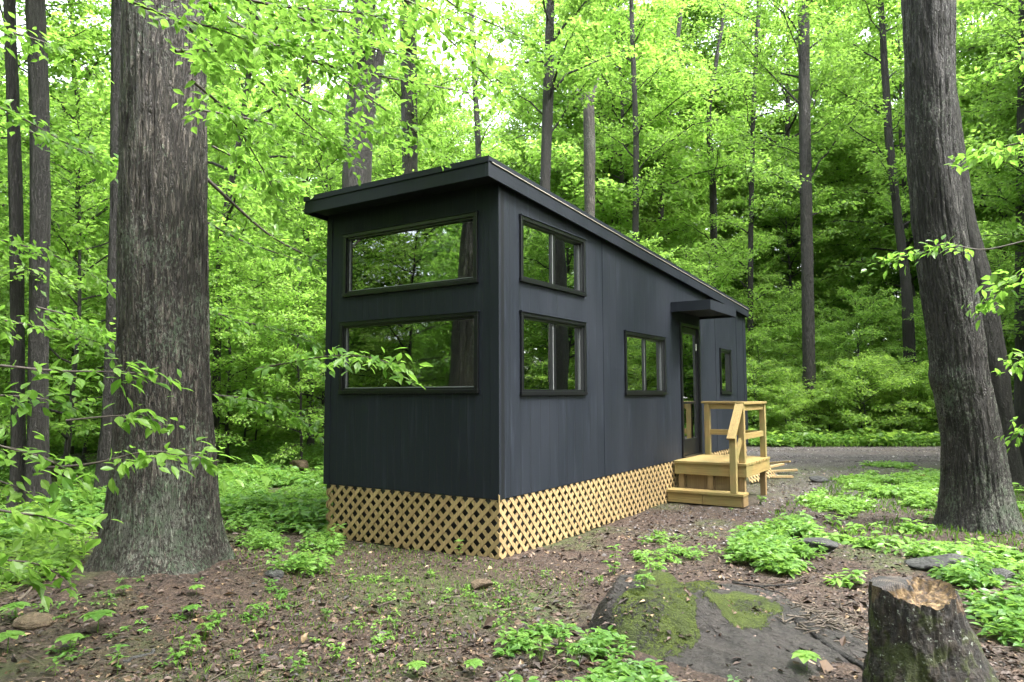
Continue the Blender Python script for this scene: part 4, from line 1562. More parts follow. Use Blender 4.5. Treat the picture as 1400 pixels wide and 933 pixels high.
MOSS_A = [(852, 812), (858, 795), (885, 780), (930, 774), (985, 782), (975, 800), (930, 812), (880, 818)]
MOSS_B = [(825, 870), (835, 842), (880, 826), (930, 822), (985, 812), (1040, 812), (1078, 828), (1062, 846), (1010, 862), (960, 850), (940, 880), (905, 900), (860, 895)]


def rock_h(x, y):
    """height of the outcrop above the soil, and moss"""
    x = np.asarray(x, float)
    y = np.asarray(y, float)
    u = (x - RC[0]) * R2[0] + (y - RC[1]) * R2[1]
    v = (x - RC[0]) * F2[0] + (y - RC[1]) * F2[1]
    rr = np.hypot(u / 1.02, v / 1.30) + .10 * fbm(x * 1.6, y * 1.6, 0, 4, 61)
    dome = sstep(1.0, .78, rr)
    a = .17 * sstep(.62, .30, np.hypot((u + .55) / .95, (v + .18) / .78) + .12 * fbm(x * 3.2, y * 3.2, 0, 3, 59))
    b = .13 * sstep(.60, .30, np.hypot((u + .50) / .75, (v - .68) / .50) + .12 * fbm(x * 3.2, y * 3.2, 5, 3, 58))
    led = .02 * np.abs(fbm(x * 1.5 + y * 2.6, y * .8, 0, 4, 57))
    z = dome * (.05 + a + b + .10 * sstep(1.0, .2, rr) + led + .04 * fbm(x * 2.4, y * 2.4, 0, 4, 62)) - .05
    P = np.stack([x.ravel(), y.ravel(), np.full(x.size, .10)], -1)
    px, py = pix(P)
    px = px + 26 * fbm(x.ravel() * 5, y.ravel() * 5, 0, 4, 66)
    py = py + 14 * fbm(x.ravel() * 5, y.ravel() * 5, 3, 4, 67)
    m = np.zeros(x.size)
    for jx, jy in ((0, 0), (9, 0), (-9, 0), (0, 5), (0, -5), (16, 4), (-16, -4), (6, -9), (-6, 9)):
        m += (inpoly(px + jx, py + jy, MOSS_A) | inpoly(px + jx, py + jy, MOSS_B)) / 9
    m = m.reshape(x.shape)
    m = m * (.55 + .5 * sstep(-.25, .25, fbm(x * 5, y * 5, 2, 4, 55)))
    z = z + .02 * sstep(.45, .6, m) * dome * (.6 + .6 * fbm(x * 9, y * 9, 0, 3, 54))
    return z, m, dome


def make_outcrop():
    n = 300
    t = np.linspace(-1.6, 1.6, n)
    U, Vv = np.meshgrid(t, t, indexing='ij')
    X = RC[0] + U * R2[0] + Vv * F2[0]
    Y = RC[1] + U * R2[1] + Vv * F2[1]
    z, m, dome = rock_h(X, Y)
    z = z + .006 * fbm(X * 22, Y * 22, 0, 3, 65) * dome + .05 * np.abs(fbm(X * 2 + Y * 6, Y * 2, 0, 5, 69)) * dome + .012 * fbm(X * 8, Y * 8, 0, 4, 70) * dome
    Z = hgt(X, Y) + z
    V = np.stack([X - RC[0], Y - RC[1], Z], -1).reshape(-1, 3)
    i, j = np.meshgrid(np.arange(n - 1), np.arange(n - 1), indexing='ij')
    Q = np.stack([i * n + j, (i + 1) * n + j, (i + 1) * n + j + 1, i * n + j + 1], -1).reshape(-1, 4)
    keep = dome.reshape(-1)[Q].max(1) > .02
    me = mesh_np('rock_outcrop', V, Q[keep], True)
    me.materials.append(M['rock_outcrop'])
    at = me.attributes.new('moss', 'FLOAT', 'POINT')
    at.data.foreach_set('value', np.clip(m, 0, 1).reshape(-1).astype(np.float32))
    o = link(bpy.data.objects.new('rock_outcrop', me))
    o.location = (RC[0], RC[1], 0)
    tag(o, 'low grey rock outcrop half covered in green moss left of the tree stump', 'rock')
    # moss tufts
    rg = np.random.default_rng(8)
    k = 26000
    x = RC[0] + rg.uniform(-1.3, 1.3, k); y = RC[1] + rg.uniform(-1.3, 1.3, k)
    z, m, dome = rock_h(x, y)
    s = (m + rg.normal(0, .12, k) > .52) & (dome > .3)
    x, y, z = x[s], y[s], z[s]
    P = np.stack([x - RC[0], y - RC[1], hgt(x, y) + z - .002], -1)
    D = rg.normal(0, .6, P.shape); D[:, 2] = np.abs(D[:, 2]) + .6
    V, T = leaves(P, D, rg.normal(0, 1, P.shape), rg.uniform(.008, .020, len(P)), (T_SMALL[0] * [1, .7, 1], None, T_SMALL[2]))
    me = mesh_np('moss', V, T)
    me.materials.append(M['moss'])
    part('moss', me, o)


M['moss'] = leaf_mat('moss_tuft', (.05, .065, .006), (.15, .19, .014), (.10, .15, .01), .2, .7)
make_outcrop()


def boulder(name, label, cat, loc, r, mat, seed, flat=.6, rz=0, sub=3, amp=.22, sink=.3, ang=0):
    import bmesh
    bm = bmesh.new()
    bmesh.ops.create_icosphere(bm, subdivisions=sub + 1, radius=1)
    me = bpy.data.meshes.new(name)
    bm.to_mesh(me)
    bm.free()
    co = np.empty(len(me.vertices) * 3, np.float32)
    me.vertices.foreach_get('co', co)
    c = co.reshape(-1, 3).astype(float)
    if ang:   # facetted block
        rg = np.random.default_rng(seed)
        for _ in range(ang):
            nrm = rg.normal(0, 1, 3); nrm /= np.linalg.norm(nrm)
            dd = c @ nrm
            lim = rg.uniform(.45, .75)
            c = c - np.clip(dd - lim, 0, None)[:, None] * nrm
    c *= (1 + amp * fbm(c[:, 0] * 1.3 + seed, c[:, 1] * 1.3, c[:, 2] * 1.3, 4, seed))[:, None]
    c += .03 * fbm(c[:, 0] * 6, c[:, 1] * 6, c[:, 2] * 6, 3, seed)[:, None] * c
    c *= np.array([r[0], r[1], r[2]])
    me.vertices.foreach_set('co', c.astype(np.float32).ravel())
    me.polygons.foreach_set('use_smooth', np.ones(len(me.polygons), bool))
    me.materials.append(M[mat])
    o = link(bpy.data.objects.new(name, me))
    o.location = (loc[0], loc[1], float(hgt(loc[0], loc[1])) + r[2] * (1 - 2 * sink))
    o.rotation_euler = (0, 0, rz)
    return tag(o, label, cat)


def g2(px, py):
    p = gp(px, py)
    return float(p[0]), float(p[1])


boulder('flat_stone', 'flat brown angular stone lying on bare soil before the lattice corner', 'stone', g2(655, 806), (.125, .085, .05), 'rock_brown', 4, rz=.5, ang=10, amp=.05, sink=.15)
boulder('rock', 'dark grey rock between the leafy patches behind the mossy outcrop', 'rock', g2(1118, 752), (.26, .17, .09), 'rock_grey', 5, rz=.4, ang=6, sink=.3)
boulder('rock', 'grey lichened rock behind the tree stump', 'rock', g2(1292, 778), (.34, .22, .10), 'rock_grey', 6, rz=.2, ang=5, sink=.25)
boulder('rock', 'small dark rock with a white lichen patch at the right edge', 'rock', g2(1368, 795), (.14, .10, .07), 'rock_grey', 7, rz=.9, ang=6)
boulder('rock', 'small dark rock at the edge of the gravel right of the porch', 'rock', g2(1118, 659), (.20, .12, .08), 'rock_grey', 8, ang=6)
boulder('rock', 'pale grey boulder in the woods behind the close pair of trunks', 'rock', g2(100, 650), (.42, .3, .28), 'rock_grey', 9, ang=6)
boulder('rock', 'brown boulder in the undergrowth left of the house wall', 'rock', g2(408, 648), (.24, .2, .2), 'rock_brown', 10, ang=6)
boulder('rock', 'half buried brown rock in the soil near the lower left corner', 'rock', g2(45, 862), (.16, .12, .05), 'rock_brown', 11, sink=.4)
boulder('rock', 'small mossy grey rock beside the base of the big oak on its right', 'rock', g2(375, 800), (.10, .07, .04), 'rock_grey', 12)
boulder('rock', 'grey rock on the forest floor just right of the big oak in the distance', 'rock', g2(297, 618), (.35, .3, .3), 'rock_grey', 13, ang=5)


def fallen(label, pts, r0, r1, mat, name='fallen_branch', cat='branch', n=10, lift=.0):
    W = np.array([[*g2(*p), 0] for p in pts])
    t = np.linspace(0, 1, 14)
    k = len(W)
    P = np.stack([np.interp(t * (k - 1), np.arange(k), W[:, j]) for j in range(3)], -1)
    P[:, 2] = hgt(P[:, 0], P[:, 1]) + r0 * .5 + lift
    zr, _, dm = rock_h(P[:, 0], P[:, 1])
    P[:, 2] += np.where(dm > .1, np.clip(zr, 0, 1), 0)
    P[:, :2] += .015 * np.stack([np.sin(t * 11), np.cos(t * 9)], -1)
    b = P[0].copy()
    mb = MB()
    mb.tube(P - b, r0 + (r1 - r0) * t, n)
    o = mb.build(name, M[mat], None, True)
    o.location = tuple(b)
    return tag(o, label, cat)


fallen('dark wet fallen branch lying left of the stump in the foreground', [(1085, 868), (1130, 893), (1175, 915), (1215, 940)], .016, .026, 'bark_dark')
fallen('thin dark twig lying across the rock outcrop', [(1000, 800), (1040, 806), (1075, 804), (1098, 801)], .010, .006, 'bark_dark', lift=.02)
fallen('short forked twig beside the thin one on the outcrop', [(1035, 806), (1055, 812), (1078, 818)], .008, .004, 'bark_dark', lift=.02)
fallen('fallen log in the woods right of the big oak', [(275, 620), (300, 615), (345, 612)], .16, .13, 'old_wood', 'fallen_log', 'log', 12)
fallen('fallen log in the woods left of the big oak', [(40, 660), (85, 652), (130, 640)], .14, .11, 'old_wood', 'fallen_log', 'log', 12)
fallen('broken weathered stick lying right of the oak base', [(258, 812), (285, 802), (305, 793)], .024, .030, 'old_wood')
fallen('pale weathered stick in the soil left of the bottom centre', [(165, 908), (190, 900), (215, 893)], .010, .012, 'rock_grey')
fallen('weathered stick at the right edge below the small dark rock', [(1330, 820), (1360, 812), (1410, 800)], .022, .018, 'old_wood')
fallen('thin curved stick on the soil right of the oak', [(325, 803), (365, 790), (410, 780)], .010, .006, 'old_wood')
fallen('thin stick in the lower left corner', [(20, 835), (60, 815), (110, 800)], .012, .008, 'old_wood')


def stick_heap():
    rg = np.random.default_rng(31)
    mb = MB()
    for _ in range(120):
        px, py = rg.normal(1130, 26), rg.normal(862, 13)
        x, y = g2(px, py)
        zr, _, dm = rock_h(np.array(x), np.array(y))
        z = float(hgt(x, y)) + max(0, float(zr)) * float(dm > .1) + rg.uniform(.012, .045)
        a, l = rg.uniform(0, PI), rg.uniform(.03, .16)
        d = np.array([math.cos(a), math.sin(a), rg.normal(0, .2)]) * l / 2
        c = np.array([x, y, z])
        mb.tube([c - d, c + d * .1 + [0, 0, .004], c + d], [.006 * rg.uniform(.4, 1.3), .005, .003], 5)
    o = mb.build('dead_sticks', M['old_wood'])
    tag(o, 'heap of broken dead twigs on the outcrop beside the stump', 'twigs', kind='stuff')


stick_heap()


def make_stump():
    c = ad(1247, 800, 3.86)
    bx, by = float(c[0]), float(c[1])
    zb_ = float(hgt(bx, by))
    ztop = float(c[2])
    Ht = ztop - zb_
    root = empty('tree_stump', 'old sawn tree stump with orange rotten wood and dark bark in the foreground', 'stump', (bx, by, zb_))
    ns, nz = 160, 70
    th = np.arange(ns) * 2 * PI / ns
    # direction towards the viewer and towards the right of the picture
    cam_a = math.atan2(CAM[1] - by, CAM[0] - bx)
    right = math.atan2(R2[1], R2[0])
    edge = Ht + .012 * fbm(np.cos(th) * 3, np.sin(th) * 3, 0, 3, 4)
    drop = np.exp(-(((th - (cam_a + .45) + PI) % (2 * PI) - PI) / .75) ** 2)
    edge = edge - .075 * drop * (1 + .5 * fbm(th * 5, 0, 0, 3, 6))
    t = np.linspace(0, 1, nz)
    TT, TH = np.meshgrid(t, th, indexing='ij')
    Z = -.12 + (edge[None, :] + .12) * TT
    r = .198 + .040 * (1 - TT) ** 1.5 + .13 * np.exp(-TT * 5.0) * (.6 + .4 * np.cos(TH * 4 + 1))
    r = r + .24 * np.exp(-(((TH - right + .25 + PI) % (2 * PI) - PI) / .5) ** 2) * (1 - TT) ** 1.1
    r = r + .040 * fbm(np.cos(TH) * 4, np.sin(TH) * 4, Z * 6, 4, 12) * (1.1 - TT) + .014 * fbm(np.cos(TH) * 14, np.sin(TH) * 14, Z * 16, 3, 15) + .012 * (1 - 3 * np.abs(fbm(np.cos(TH) * 9, np.sin(TH) * 9, Z * 3, 3, 14)))
    V = np.stack([np.cos(TH) * r, np.sin(TH) * r, Z], -1).reshape(-1, 3)
    i, j = np.meshgrid(np.arange(nz - 1), np.arange(ns), indexing='ij')
    Q = np.stack([i * ns + j, i * ns + (j + 1) % ns, (i + 1) * ns + (j + 1) % ns, (i + 1) * ns + j], -1).reshape(-1, 4)
    me = mesh_np('bark', V, Q, True)
    me.materials.append(M['stump_bark'])
    part('bark', me, root)
    nr = 40
    s = np.linspace(1, 0, nr)
    SS, T2 = np.meshgrid(s, th, indexing='ij')
    rt = r[-1][None, :] * SS
    xx, yy = np.cos(T2) * rt, np.sin(T2) * rt
    rot = sstep(-.03, .03, (xx * math.cos(cam_a + 1.0) + yy * math.sin(cam_a + 1.0)) + .10 * fbm(xx * 12, yy * 12, 0, 4, 21) + .03)
    # the flat sawn part is high, the rotten part sinks towards the front
    zc = Ht - .070 * rot * (1 + .5 * fbm(xx * 20, yy * 20, 0, 3, 22)) + .004 * fbm(xx * 40, yy * 40, 0, 3, 23)
    k = SS ** 6
    zz = zc * (1 - k) + (edge[None, :]) * k
    V = np.stack([xx, yy, zz], -1).reshape(-1, 3)
    i, j = np.meshgrid(np.arange(nr - 1), np.arange(ns), indexing='ij')
    Q = np.stack([i * ns + j, i * ns + (j + 1) % ns, (i + 1) * ns + (j + 1) % ns, (i + 1) * ns + j], -1).reshape(-1, 4)
    me = mesh_np('cut_top', V, Q, True)
    at = me.attributes.new('rot', 'FLOAT', 'POINT')
    at.data.foreach_set('value', rot.reshape(-1).astype(np.float32))
    me.materials.append(M['stump_top'])
    part('cut_top', me, root)


def stump_mats():
    m, nt, out = new_mat('stump_bark')
    v = coords(nt)
    n1 = noise(nt, coords(nt, (1, 1, .75)), 20, 6, .7, .8)
    n2 = noise(nt, v, 5, 4)
    n3 = noise(nt, v, 70, 4, .7)
    c = ramp(nt, n1, [(.38, (.006, .005, .004)), (.55, (.022, .016, .012)), (.75, (.07, .05, .036))]).outputs[0]
    tc = nt.nodes.new('ShaderNodeTexCoord')
    sx = nt.nodes.new('ShaderNodeSeparateXYZ')
    L(nt, tc.outputs['Object'], sx.inputs[0])
    up = nt.nodes.new('ShaderNodeMapRange')
    up.inputs[1].default_value, up.inputs[2].default_value = .30, .60
    L(nt, sx.outputs[2], up.inputs[0])
    k = ramp(nt, mth(nt, 'ADD', mth(nt, 'MULTIPLY', n2, .8), mth(nt, 'MULTIPLY', up.outputs[0], .34)), [(.72, 0.0), (.76, .8)]).outputs[0]
    c = mixc(nt, k, c, ramp(nt, n3, [(.3, (.07, .04, .02)), (.7, (.20, .13, .075))]).outputs[0])
    mn = noise(nt, coords(nt), 6.5, 3, .6)
    mk = ramp(nt, mth(nt, 'SUBTRACT', mth(nt, 'ADD', mn, mth(nt, 'MULTIPLY', n3, .12)), mth(nt, 'MULTIPLY', up.outputs[0], .16)), [(.52, 0.0), (.60, .85)]).outputs[0]
    c = mixc(nt, mk, c, ramp(nt, n3, [(.3, (.014, .020, .003)), (.7, (.055, .07, .008))]).outputs[0])
    wk = ramp(nt, noise(nt, coords(nt), 45, 3, .6), [(.64, 0.0), (.67, .8)]).outputs[0]
    c = mixc(nt, wk, c, (.30, .32, .27))
    principled(nt, out, c, .65, mth(nt, 'ADD', n1, mth(nt, 'MULTIPLY', n3, .5)), 1, .03)
    M['stump_bark'] = m
    m, nt, out = new_mat('stump_top')
    v = coords(nt)
    at = N(nt, 'ShaderNodeAttribute', attribute_name='rot')
    n1, n2 = noise(nt, v, 30, 6, .7), noise(nt, v, 8, 4)
    wv = nt.nodes.new('ShaderNodeTexWave')
    wv.wave_type = 'RINGS'
    wv.rings_direction = 'Z'
    wv.inputs['Scale'].default_value = 28
    wv.inputs['Distortion'].default_value = 2.5
    L(nt, v, wv.inputs['Vector'])
    flat = ramp(nt, mth(nt, 'ADD', mth(nt, 'MULTIPLY', n2, .75), mth(nt, 'MULTIPLY', wv.outputs['Fac'], .15)), [(.36, (.008, .007, .008)), (.50, (.045, .036, .031)), (.66, (.13, .098, .07))]).outputs[0]
    rotc = ramp(nt, n1, [(.38, (.022, .013, .008)), (.52, (.11, .065, .026)), (.68, (.25, .17, .08))]).outputs[0]
    c = mixc(nt, ramp(nt, mth(nt, 'ADD', at.outputs['Fac'], mth(nt, 'MULTIPLY', mth(nt, 'SUBTRACT', n2, .5), .9)), [(.35, 0.0), (.5, 1.0)]).outputs[0], flat, rotc)
    principled(nt, out, c, .7, n1, .8, .02)
    M['stump_top'] = m


stump_mats()
make_stump()
STUMP = ad(1247, 800, 3.86)[:2]

# ------------------------------------------------------------------ ground cover
def free_ground(x, y):
    ok = ~((x > -HW - .02) & (x < .06) & (y > -.06) & (y < HL + .15))
    ok &= ~((x > -.05) & (x < 1.2) & (y > 4.55) & (y < 6.4))
    ok &= np.hypot(x - OAK[0], y - OAK[1]) > .62
    ok &= np.hypot(x - STUMP[0], y - STUMP[1]) > .40
    return ok


def rosettes(P, rg, size, mat_name, tmpl, tiers=2, k=5, name='ground_cover', label='', cat='plants', spread=.5):
    n = len(P)
    allP, allD, allN, allS = [], [], [], []
    H = P[:, 3]
    for t_ in range(tiers):
        for q in range(k):
            a = rg.uniform(0, 2 * PI, n) if q == 0 else a0 + q * 2 * PI / k + rg.normal(0, .3, n)
            if q == 0:
                a0 = a
            D = np.stack([np.cos(a), np.sin(a), rg.uniform(-.45, .35, n)], -1)
            s = size * rg.uniform(.6, 1.25, n) * P[:, 4]
            p = P[:, :3].copy()
            p[:, 2] += H * (1 - .45 * t_) * rg.uniform(.8, 1.1, n)
            off = spread * s * rg.uniform(.1, 1, n)
            p[:, 0] += np.cos(a) * off
            p[:, 1] += np.sin(a) * off
            allP.append(p); allD.append(D); allN.append(np.array([0, 0, 1.0]) + rg.normal(0, .3, (n, 3))); allS.append(s)
    V, T = leaves(np.concatenate(allP), np.concatenate(allD), np.concatenate(allN), np.concatenate(allS), tmpl)
    me = mesh_np(name, V, T)
    me.materials.append(M[mat_name])
    o = link(bpy.data.objects.new(name, me))
    return tag(o, label, cat, kind='stuff')


def sample_poly(poly, dens, rg, hh, noise_cut=-.2, nf=2.2, seed=0):
    pts = np.array([gp(*p)[:2] for p in poly])
    lo, hi = pts.min(0), pts.max(0)
    n = int(dens * np.prod(hi - lo))
    x, y = rg.uniform(lo[0], hi[0], n), rg.uniform(lo[1], hi[1], n)
    s = inpoly(x, y, [tuple(p) for p in pts])
    x, y = x[s], y[s]
    f = fbm(x * nf, y * nf, 0, 3, 90 + seed)
    s = (f > noise_cut + rg.normal(0, .06, len(x))) & free_ground(x, y)
    x, y, f = x[s], y[s], f[s]
    z = hgt(x, y)
    zr, _, dm = rock_h(x, y)
    s = dm < .25
    x, y, z, f = x[s], y[s], z[s], f[s]
    h = rg.uniform(*hh, len(x)) * (.65 + .6 * np.clip(f - noise_cut, 0, .6) / .6)
    return np.stack([x, y, z, h, np.ones(len(x))], -1)


rg = np.random.default_rng(77)
rosettes(sample_poly([(296, 650), (442, 668), (470, 760), (440, 795), (375, 800), (330, 760), (300, 715)], 200, rg, (.05, .19), -.12), rg, .062, 'leaf_ground', T_NEAR,
         name='ground_cover', label='lush low green plants between the oak and the lattice skirt')
rosettes(sample_poly([(1010, 735), (1100, 712), (1125, 760), (1075, 792), (1000, 770)], 190, rg, (.04, .15), -.25, seed=1), rg, .085, 'leaf_ground', T_NEAR,
         label='bright green plant patch behind the mossy outcrop')
rosettes(sample_poly([(1150, 672), (1280, 668), (1275, 700), (1290, 738), (1420, 735), (1420, 800), (1300, 782), (1200, 775), (1160, 812), (1090, 795), (1110, 740), (1150, 700)], 120, rg, (.04, .17), .06, 1.8, seed=2), rg, .095, 'leaf_ground', T_NEAR,
         label='green leafy ground cover round the foot of the thick right oak')
rosettes(sample_poly([(1285, 790), (1430, 765), (1430, 900), (1360, 880), (1320, 830)], 230, rg, (.04, .14), -.08, 2.8, seed=3), rg, .078, 'leaf_ground', T_NEAR,
         label='leafy green plants right of the stump')
rosettes(sample_poly([(690, 880), (755, 862), (850, 870), (905, 905), (900, 960), (690, 960)], 260, rg, (.04, .11), -.10, 3, seed=4), rg, .068, 'leaf_ground', T_NEAR,
         label='bright green seedlings at the bottom centre')
rosettes(sample_poly([(860, 905), (1000, 900), (1010, 950), (860, 960)], 170, rg, (.03, .10), 0.0, 4, seed=5), rg, .045, 'leaf_pale', T_NEAR,
         label='pale green small plants before the outcrop')
rosettes(sample_poly([(-60, 690), (125, 690), (125, 760), (90, 815), (-60, 830)], 110, rg, (.05, .22), -.12, seed=6), rg, .080, 'leaf_bush', T_NEAR,
         label='dark green plants left of the big oak')
rosettes(sample_poly([(860, 745), (985, 725), (990, 765), (880, 790)], 90, rg, (.03, .12), .05, 3, seed=7), rg, .060, 'leaf_ground', T_NEAR,
         label='scattered low green plants above the mossy outcrop')
rosettes(sample_poly([(400, 770), (700, 775), (700, 900), (400, 930)], 40, rg, (.01, .05), .12, 2.5, seed=8), rg, .035, 'leaf_ground', T_NEAR,
         label='tiny sprouts scattered over the bare soil')
rosettes(sample_poly([(0, 830), (400, 800), (420, 960), (-100, 960)], 40, rg, (.01, .06), .10, 2.5, seed=9), rg, .04, 'leaf_ground', T_NEAR,
         label='tiny sprouts over the soil before the oak')


def world_patch(n, r0, r1, a0, a1, cond, rg, hh, cut, label, size=.11, mat='leaf_ground', nf=.7, seed=0, name='ground_cover', tiers=2):
    r = np.sqrt(rg.uniform(r0 ** 2, r1 ** 2, n))
    a = rg.uniform(rad(a0), rad(a1), n) + rad(90 + YAW)      # degrees left of the view axis
    x, y = CAM[0] + r * np.cos(a), CAM[1] + r * np.sin(a)
    f = fbm(x * nf, y * nf, 0, 3, 200 + seed)
    rd = np.abs(y - road_axis(x)) * .85
    s = (f > cut) & free_ground(x, y) & (rd > 2.75) & cond(x, y)
    x, y = x[s], y[s]
    P = np.stack([x, y, hgt(x, y), rg.uniform(*hh, len(x)), .8 + .5 * rg.random(len(x))], -1)
    return rosettes(P, rg, size, mat, T_SMALL, tiers=tiers, k=5, name=name, label=label)


world_patch(14000, 9, 24, 8, 45, lambda x, y: (x < -2.6) & ((y > -.2) | (x < -4.5)), rg, (.04, .24), .03, 'patchy green undergrowth in the woods left of the house')
world_patch(16000, 24, 55, -45, 45, lambda x, y: np.ones(len(x), bool), rg, (.1, .5), -.4, 'green undergrowth across the far woods', .24, 'leaf_bush', .3, 2)
world_patch(16000, 19, 30, -40, -8, lambda x, y: (y > road_axis(x)) & (y < road_axis(x) + 8), rg, (.08, .38), -.6, 'green verge along the far side of the gravel road', .10, 'leaf_ground', .5, 3)
world_patch(9000, 9, 19, -40, -14, lambda x, y: (x > 1.7) & (y < road_axis(x)) & (y > 4.2), rg, (.02, .10), .18, 'low weeds between the gravel road and the thick oak', .075, 'leaf_ground', .9, 4)


# grass and verge blades
def grass(n, cond, rg, r0, r1, a0, a1, hh, label, w=.08):
    r = np.sqrt(rg.uniform(r0 ** 2, r1 ** 2, n))
    a = rg.uniform(rad(a0), rad(a1), n) + rad(90 + YAW)
    x, y = CAM[0] + r * np.cos(a), CAM[1] + r * np.sin(a)
    rd = np.abs(y - road_axis(x)) * .85
    s = free_ground(x, y) & cond(x, y, rd) & (fbm(x * .8, y * .8, 0, 3, 301) > -.15)
    x, y = x[s], y[s]
    P = np.stack([x, y, hgt(x, y)], -1)
    D = rg.normal(0, .35, P.shape); D[:, 2] = 1
    V, T = leaves(P, D, rg.normal(0, 1, P.shape), rg.uniform(*hh, len(P)), (T_SMALL[0] * [1, w * 2, 2], None, T_SMALL[2]))
    me = mesh_np('grass', V, T)
    me.materials.append(M['grass'])
    tag(link(bpy.data.objects.new('grass', me)), label, 'grass', kind='stuff')


grass(20000, lambda x, y, rd: (rd > 2.4) & (rd < 4.2) & (y > road_axis(x)), rg, 18, 32, -45, -6, (.08, .22), 'short bright grass along the far edge of the gravel road', .10)
grass(14000, lambda x, y, rd: (rd > 2.4) & (y < road_axis(x)) & (x > 1.6) & (y > 3), rg, 8, 18, -42, -13, (.03, .10), 'short patchy grass before the gravel road', .10)
grass(9000, lambda x, y, rd: (y < 0) & (x > -2.2) & (x < 1.2), rg, 4, 9, -10, 25, (.015, .05), 'fine thin grass on the soil before the lattice', .06)


# single plants in the foreground
def leaf_at(P, D, S, rg, flat=.15):
    P, D = np.array(P), np.array(D)
    return leaves(P, D, np.array([0, 0, 1.0]) + rg.normal(0, flat, P.shape), np.array(S), T_NEAR)


def plant_mesh(kind, seed):
    rg = np.random.default_rng(seed)
    st = MB()
    if kind == 'umbrella':      # one broad lobed leaf on a stalk
        h = .10
        st.tube([(0, 0, -.01), (.004, 0, h * .6), (0, 0, h)], .0025, 5)
        P, D, S = [], [], []
        for q in range(8):
            a = q * 2 * PI / 8 + rg.normal(0, .06)
            P.append((0, 0, h + .002 * (q % 2))); D.append((math.cos(a), math.sin(a), -.12)); S.append(.085 * rg.uniform(.9, 1.1))
        V0 = T_NEAR[0] * [1, 1.55, 1]
        V, T = leaves(np.array(P), np.array(D), np.array([0, 0, 1.0]) + rg.normal(0, .08, (8, 3)), np.array(S), (V0, None, T_NEAR[2]))
    elif kind == 'sprout':      # pairs of leaves up a little stem
        h = rg.uniform(.10, .16)
        st.tube([(0, 0, -.01), (.008, 0, h * .5), (0, .006, h)], [.002, .002, .001], 5)
        P, D, S = [], [], []
        for t_ in range(4):
            z = h * (.35 + .65 * t_ / 3)
            a0 = t_ * 1.4 + rg.uniform(-.3, .3)
            for q in range(2 if t_ < 3 else 4):
                a = a0 + q * (PI if t_ < 3 else PI / 2)
                P.append((0, 0, z)); D.append((math.cos(a), math.sin(a), rg.uniform(-.3, .35))); S.append(.055 * rg.uniform(.8, 1.2))
        V, T = leaf_at(P, D, S, rg)
    else:                       # leafy clump
        P, D, S = [], [], []
        for q in range(9):
            a, rr_, h = rg.uniform(0, 6.28), rg.uniform(.0, .07), rg.uniform(.05, .13)
            tx, ty = math.cos(a) * rr_, math.sin(a) * rr_
            st.tube([(0, 0, -.01), (tx * .5, ty * .5, h * .6), (tx, ty, h)], .0016, 4)
            for w_ in range(4):
                b = a + rg.uniform(-1.6, 1.6)
                P.append((tx, ty, h)); D.append((math.cos(b), math.sin(b), rg.uniform(-.35, .3))); S.append(.05 * rg.uniform(.7, 1.25))
        V, T = leaf_at(P, D, S, rg)
    lm = mesh_np('leaves', V, T)
    lm.materials.append(M['leaf_ground'])
    return st.mesh('stem', M['grass'], True), lm


PM = {k: [plant_mesh(k, s * 7 + 3) for s in range(3)] for k in ('umbrella', 'sprout', 'clump')}
used = {}


def plant(kind, px, py, sc, name, label, group=None, rz=0, var=0):
    x, y = g2(px, py)
    z = float(hgt(x, y))
    zr, _, dm = rock_h(np.array(x), np.array(y))
    if dm > .1:
        z += max(0, float(zr))
    o = empty(name, label, 'plant', (x, y, z), rz, group)
    o.scale = (sc, sc, sc)
    s, l = PM[kind][var % 3]
    part('stem', s, o)
    part('leaves', l, o)


U_ = 'umbrella'
plant(U_, 133, 872, 1.35, 'umbrella_leaf_plant', 'largest round lobed leaf on the soil before the oak', rz=.3)
plant(U_, 95, 895, 1.05, 'umbrella_leaf_plant', 'round lobed leaf just left of and below the largest one', var=1)
plant(U_, 168, 838, .7, 'umbrella_leaf_plant', 'small lobed leaf close to the oak root, right of the largest one', var=2)
plant(U_, 195, 852, .5, 'umbrella_leaf_plant', 'tiny lobed leaf right of the small one near the oak root', var=1)
plant(U_, 20, 858, 1.2, 'umbrella_leaf_plant', 'lobed leaf at the left edge above the lower corner', var=2)
plant(U_, 10, 895, 1.2, 'umbrella_leaf_plant', 'lobed leaf at the left edge near the lower corner', var=0)
plant(U_, 268, 832, .75, 'umbrella_leaf_plant', 'lobed leaf right of the oak root over the stick', var=0)
plant(U_, 262, 852, .85, 'umbrella_leaf_plant', 'lobed leaf under the one right of the oak root', var=1)
plant(U_, 1103, 925, 1.1, 'umbrella_leaf_plant', 'pointed bright leaf plant left of the dark fallen branch', var=2)
plant(U_, 648, 925, .8, 'umbrella_leaf_plant', 'single bright leaf plant at the bottom edge left of the seedling patch', var=1)
plant(U_, 570, 930, .8, 'umbrella_leaf_plant', 'bright leaf plant at the bottom edge, middle of the left half', var=0)
plant('sprout', 225, 805, .6, 'seedling', 'lone tiny seedling growing out of the oak root mound', var=1)
plant('sprout', 75, 925, 1.0, 'seedling', 'upright seedling in the lower left corner beside the rock', var=0)
plant('sprout', 160, 925, 1.1, 'seedling', 'upright seedling with star of leaves at the bottom left', var=2)
plant('sprout', 840, 770, 1.5, 'seedling', 'thin tall seedling on bare soil left of the mossy outcrop', var=0)
plant('sprout', 470, 700, 1.0, 'seedling', 'seedling growing through the left end of the lattice', var=2)
plant('sprout', 628, 765, 1.1, 'seedling', 'seedling growing against the front lattice near the corner', var=1)
plant('clump', 280, 880, 1.0, 'leafy_plant', 'bright leafy clump on the soil below the oak, right side', var=0)
plant('clump', 262, 900, .9, 'leafy_plant', 'leafy clump lowest of the trail below the oak', var=1)
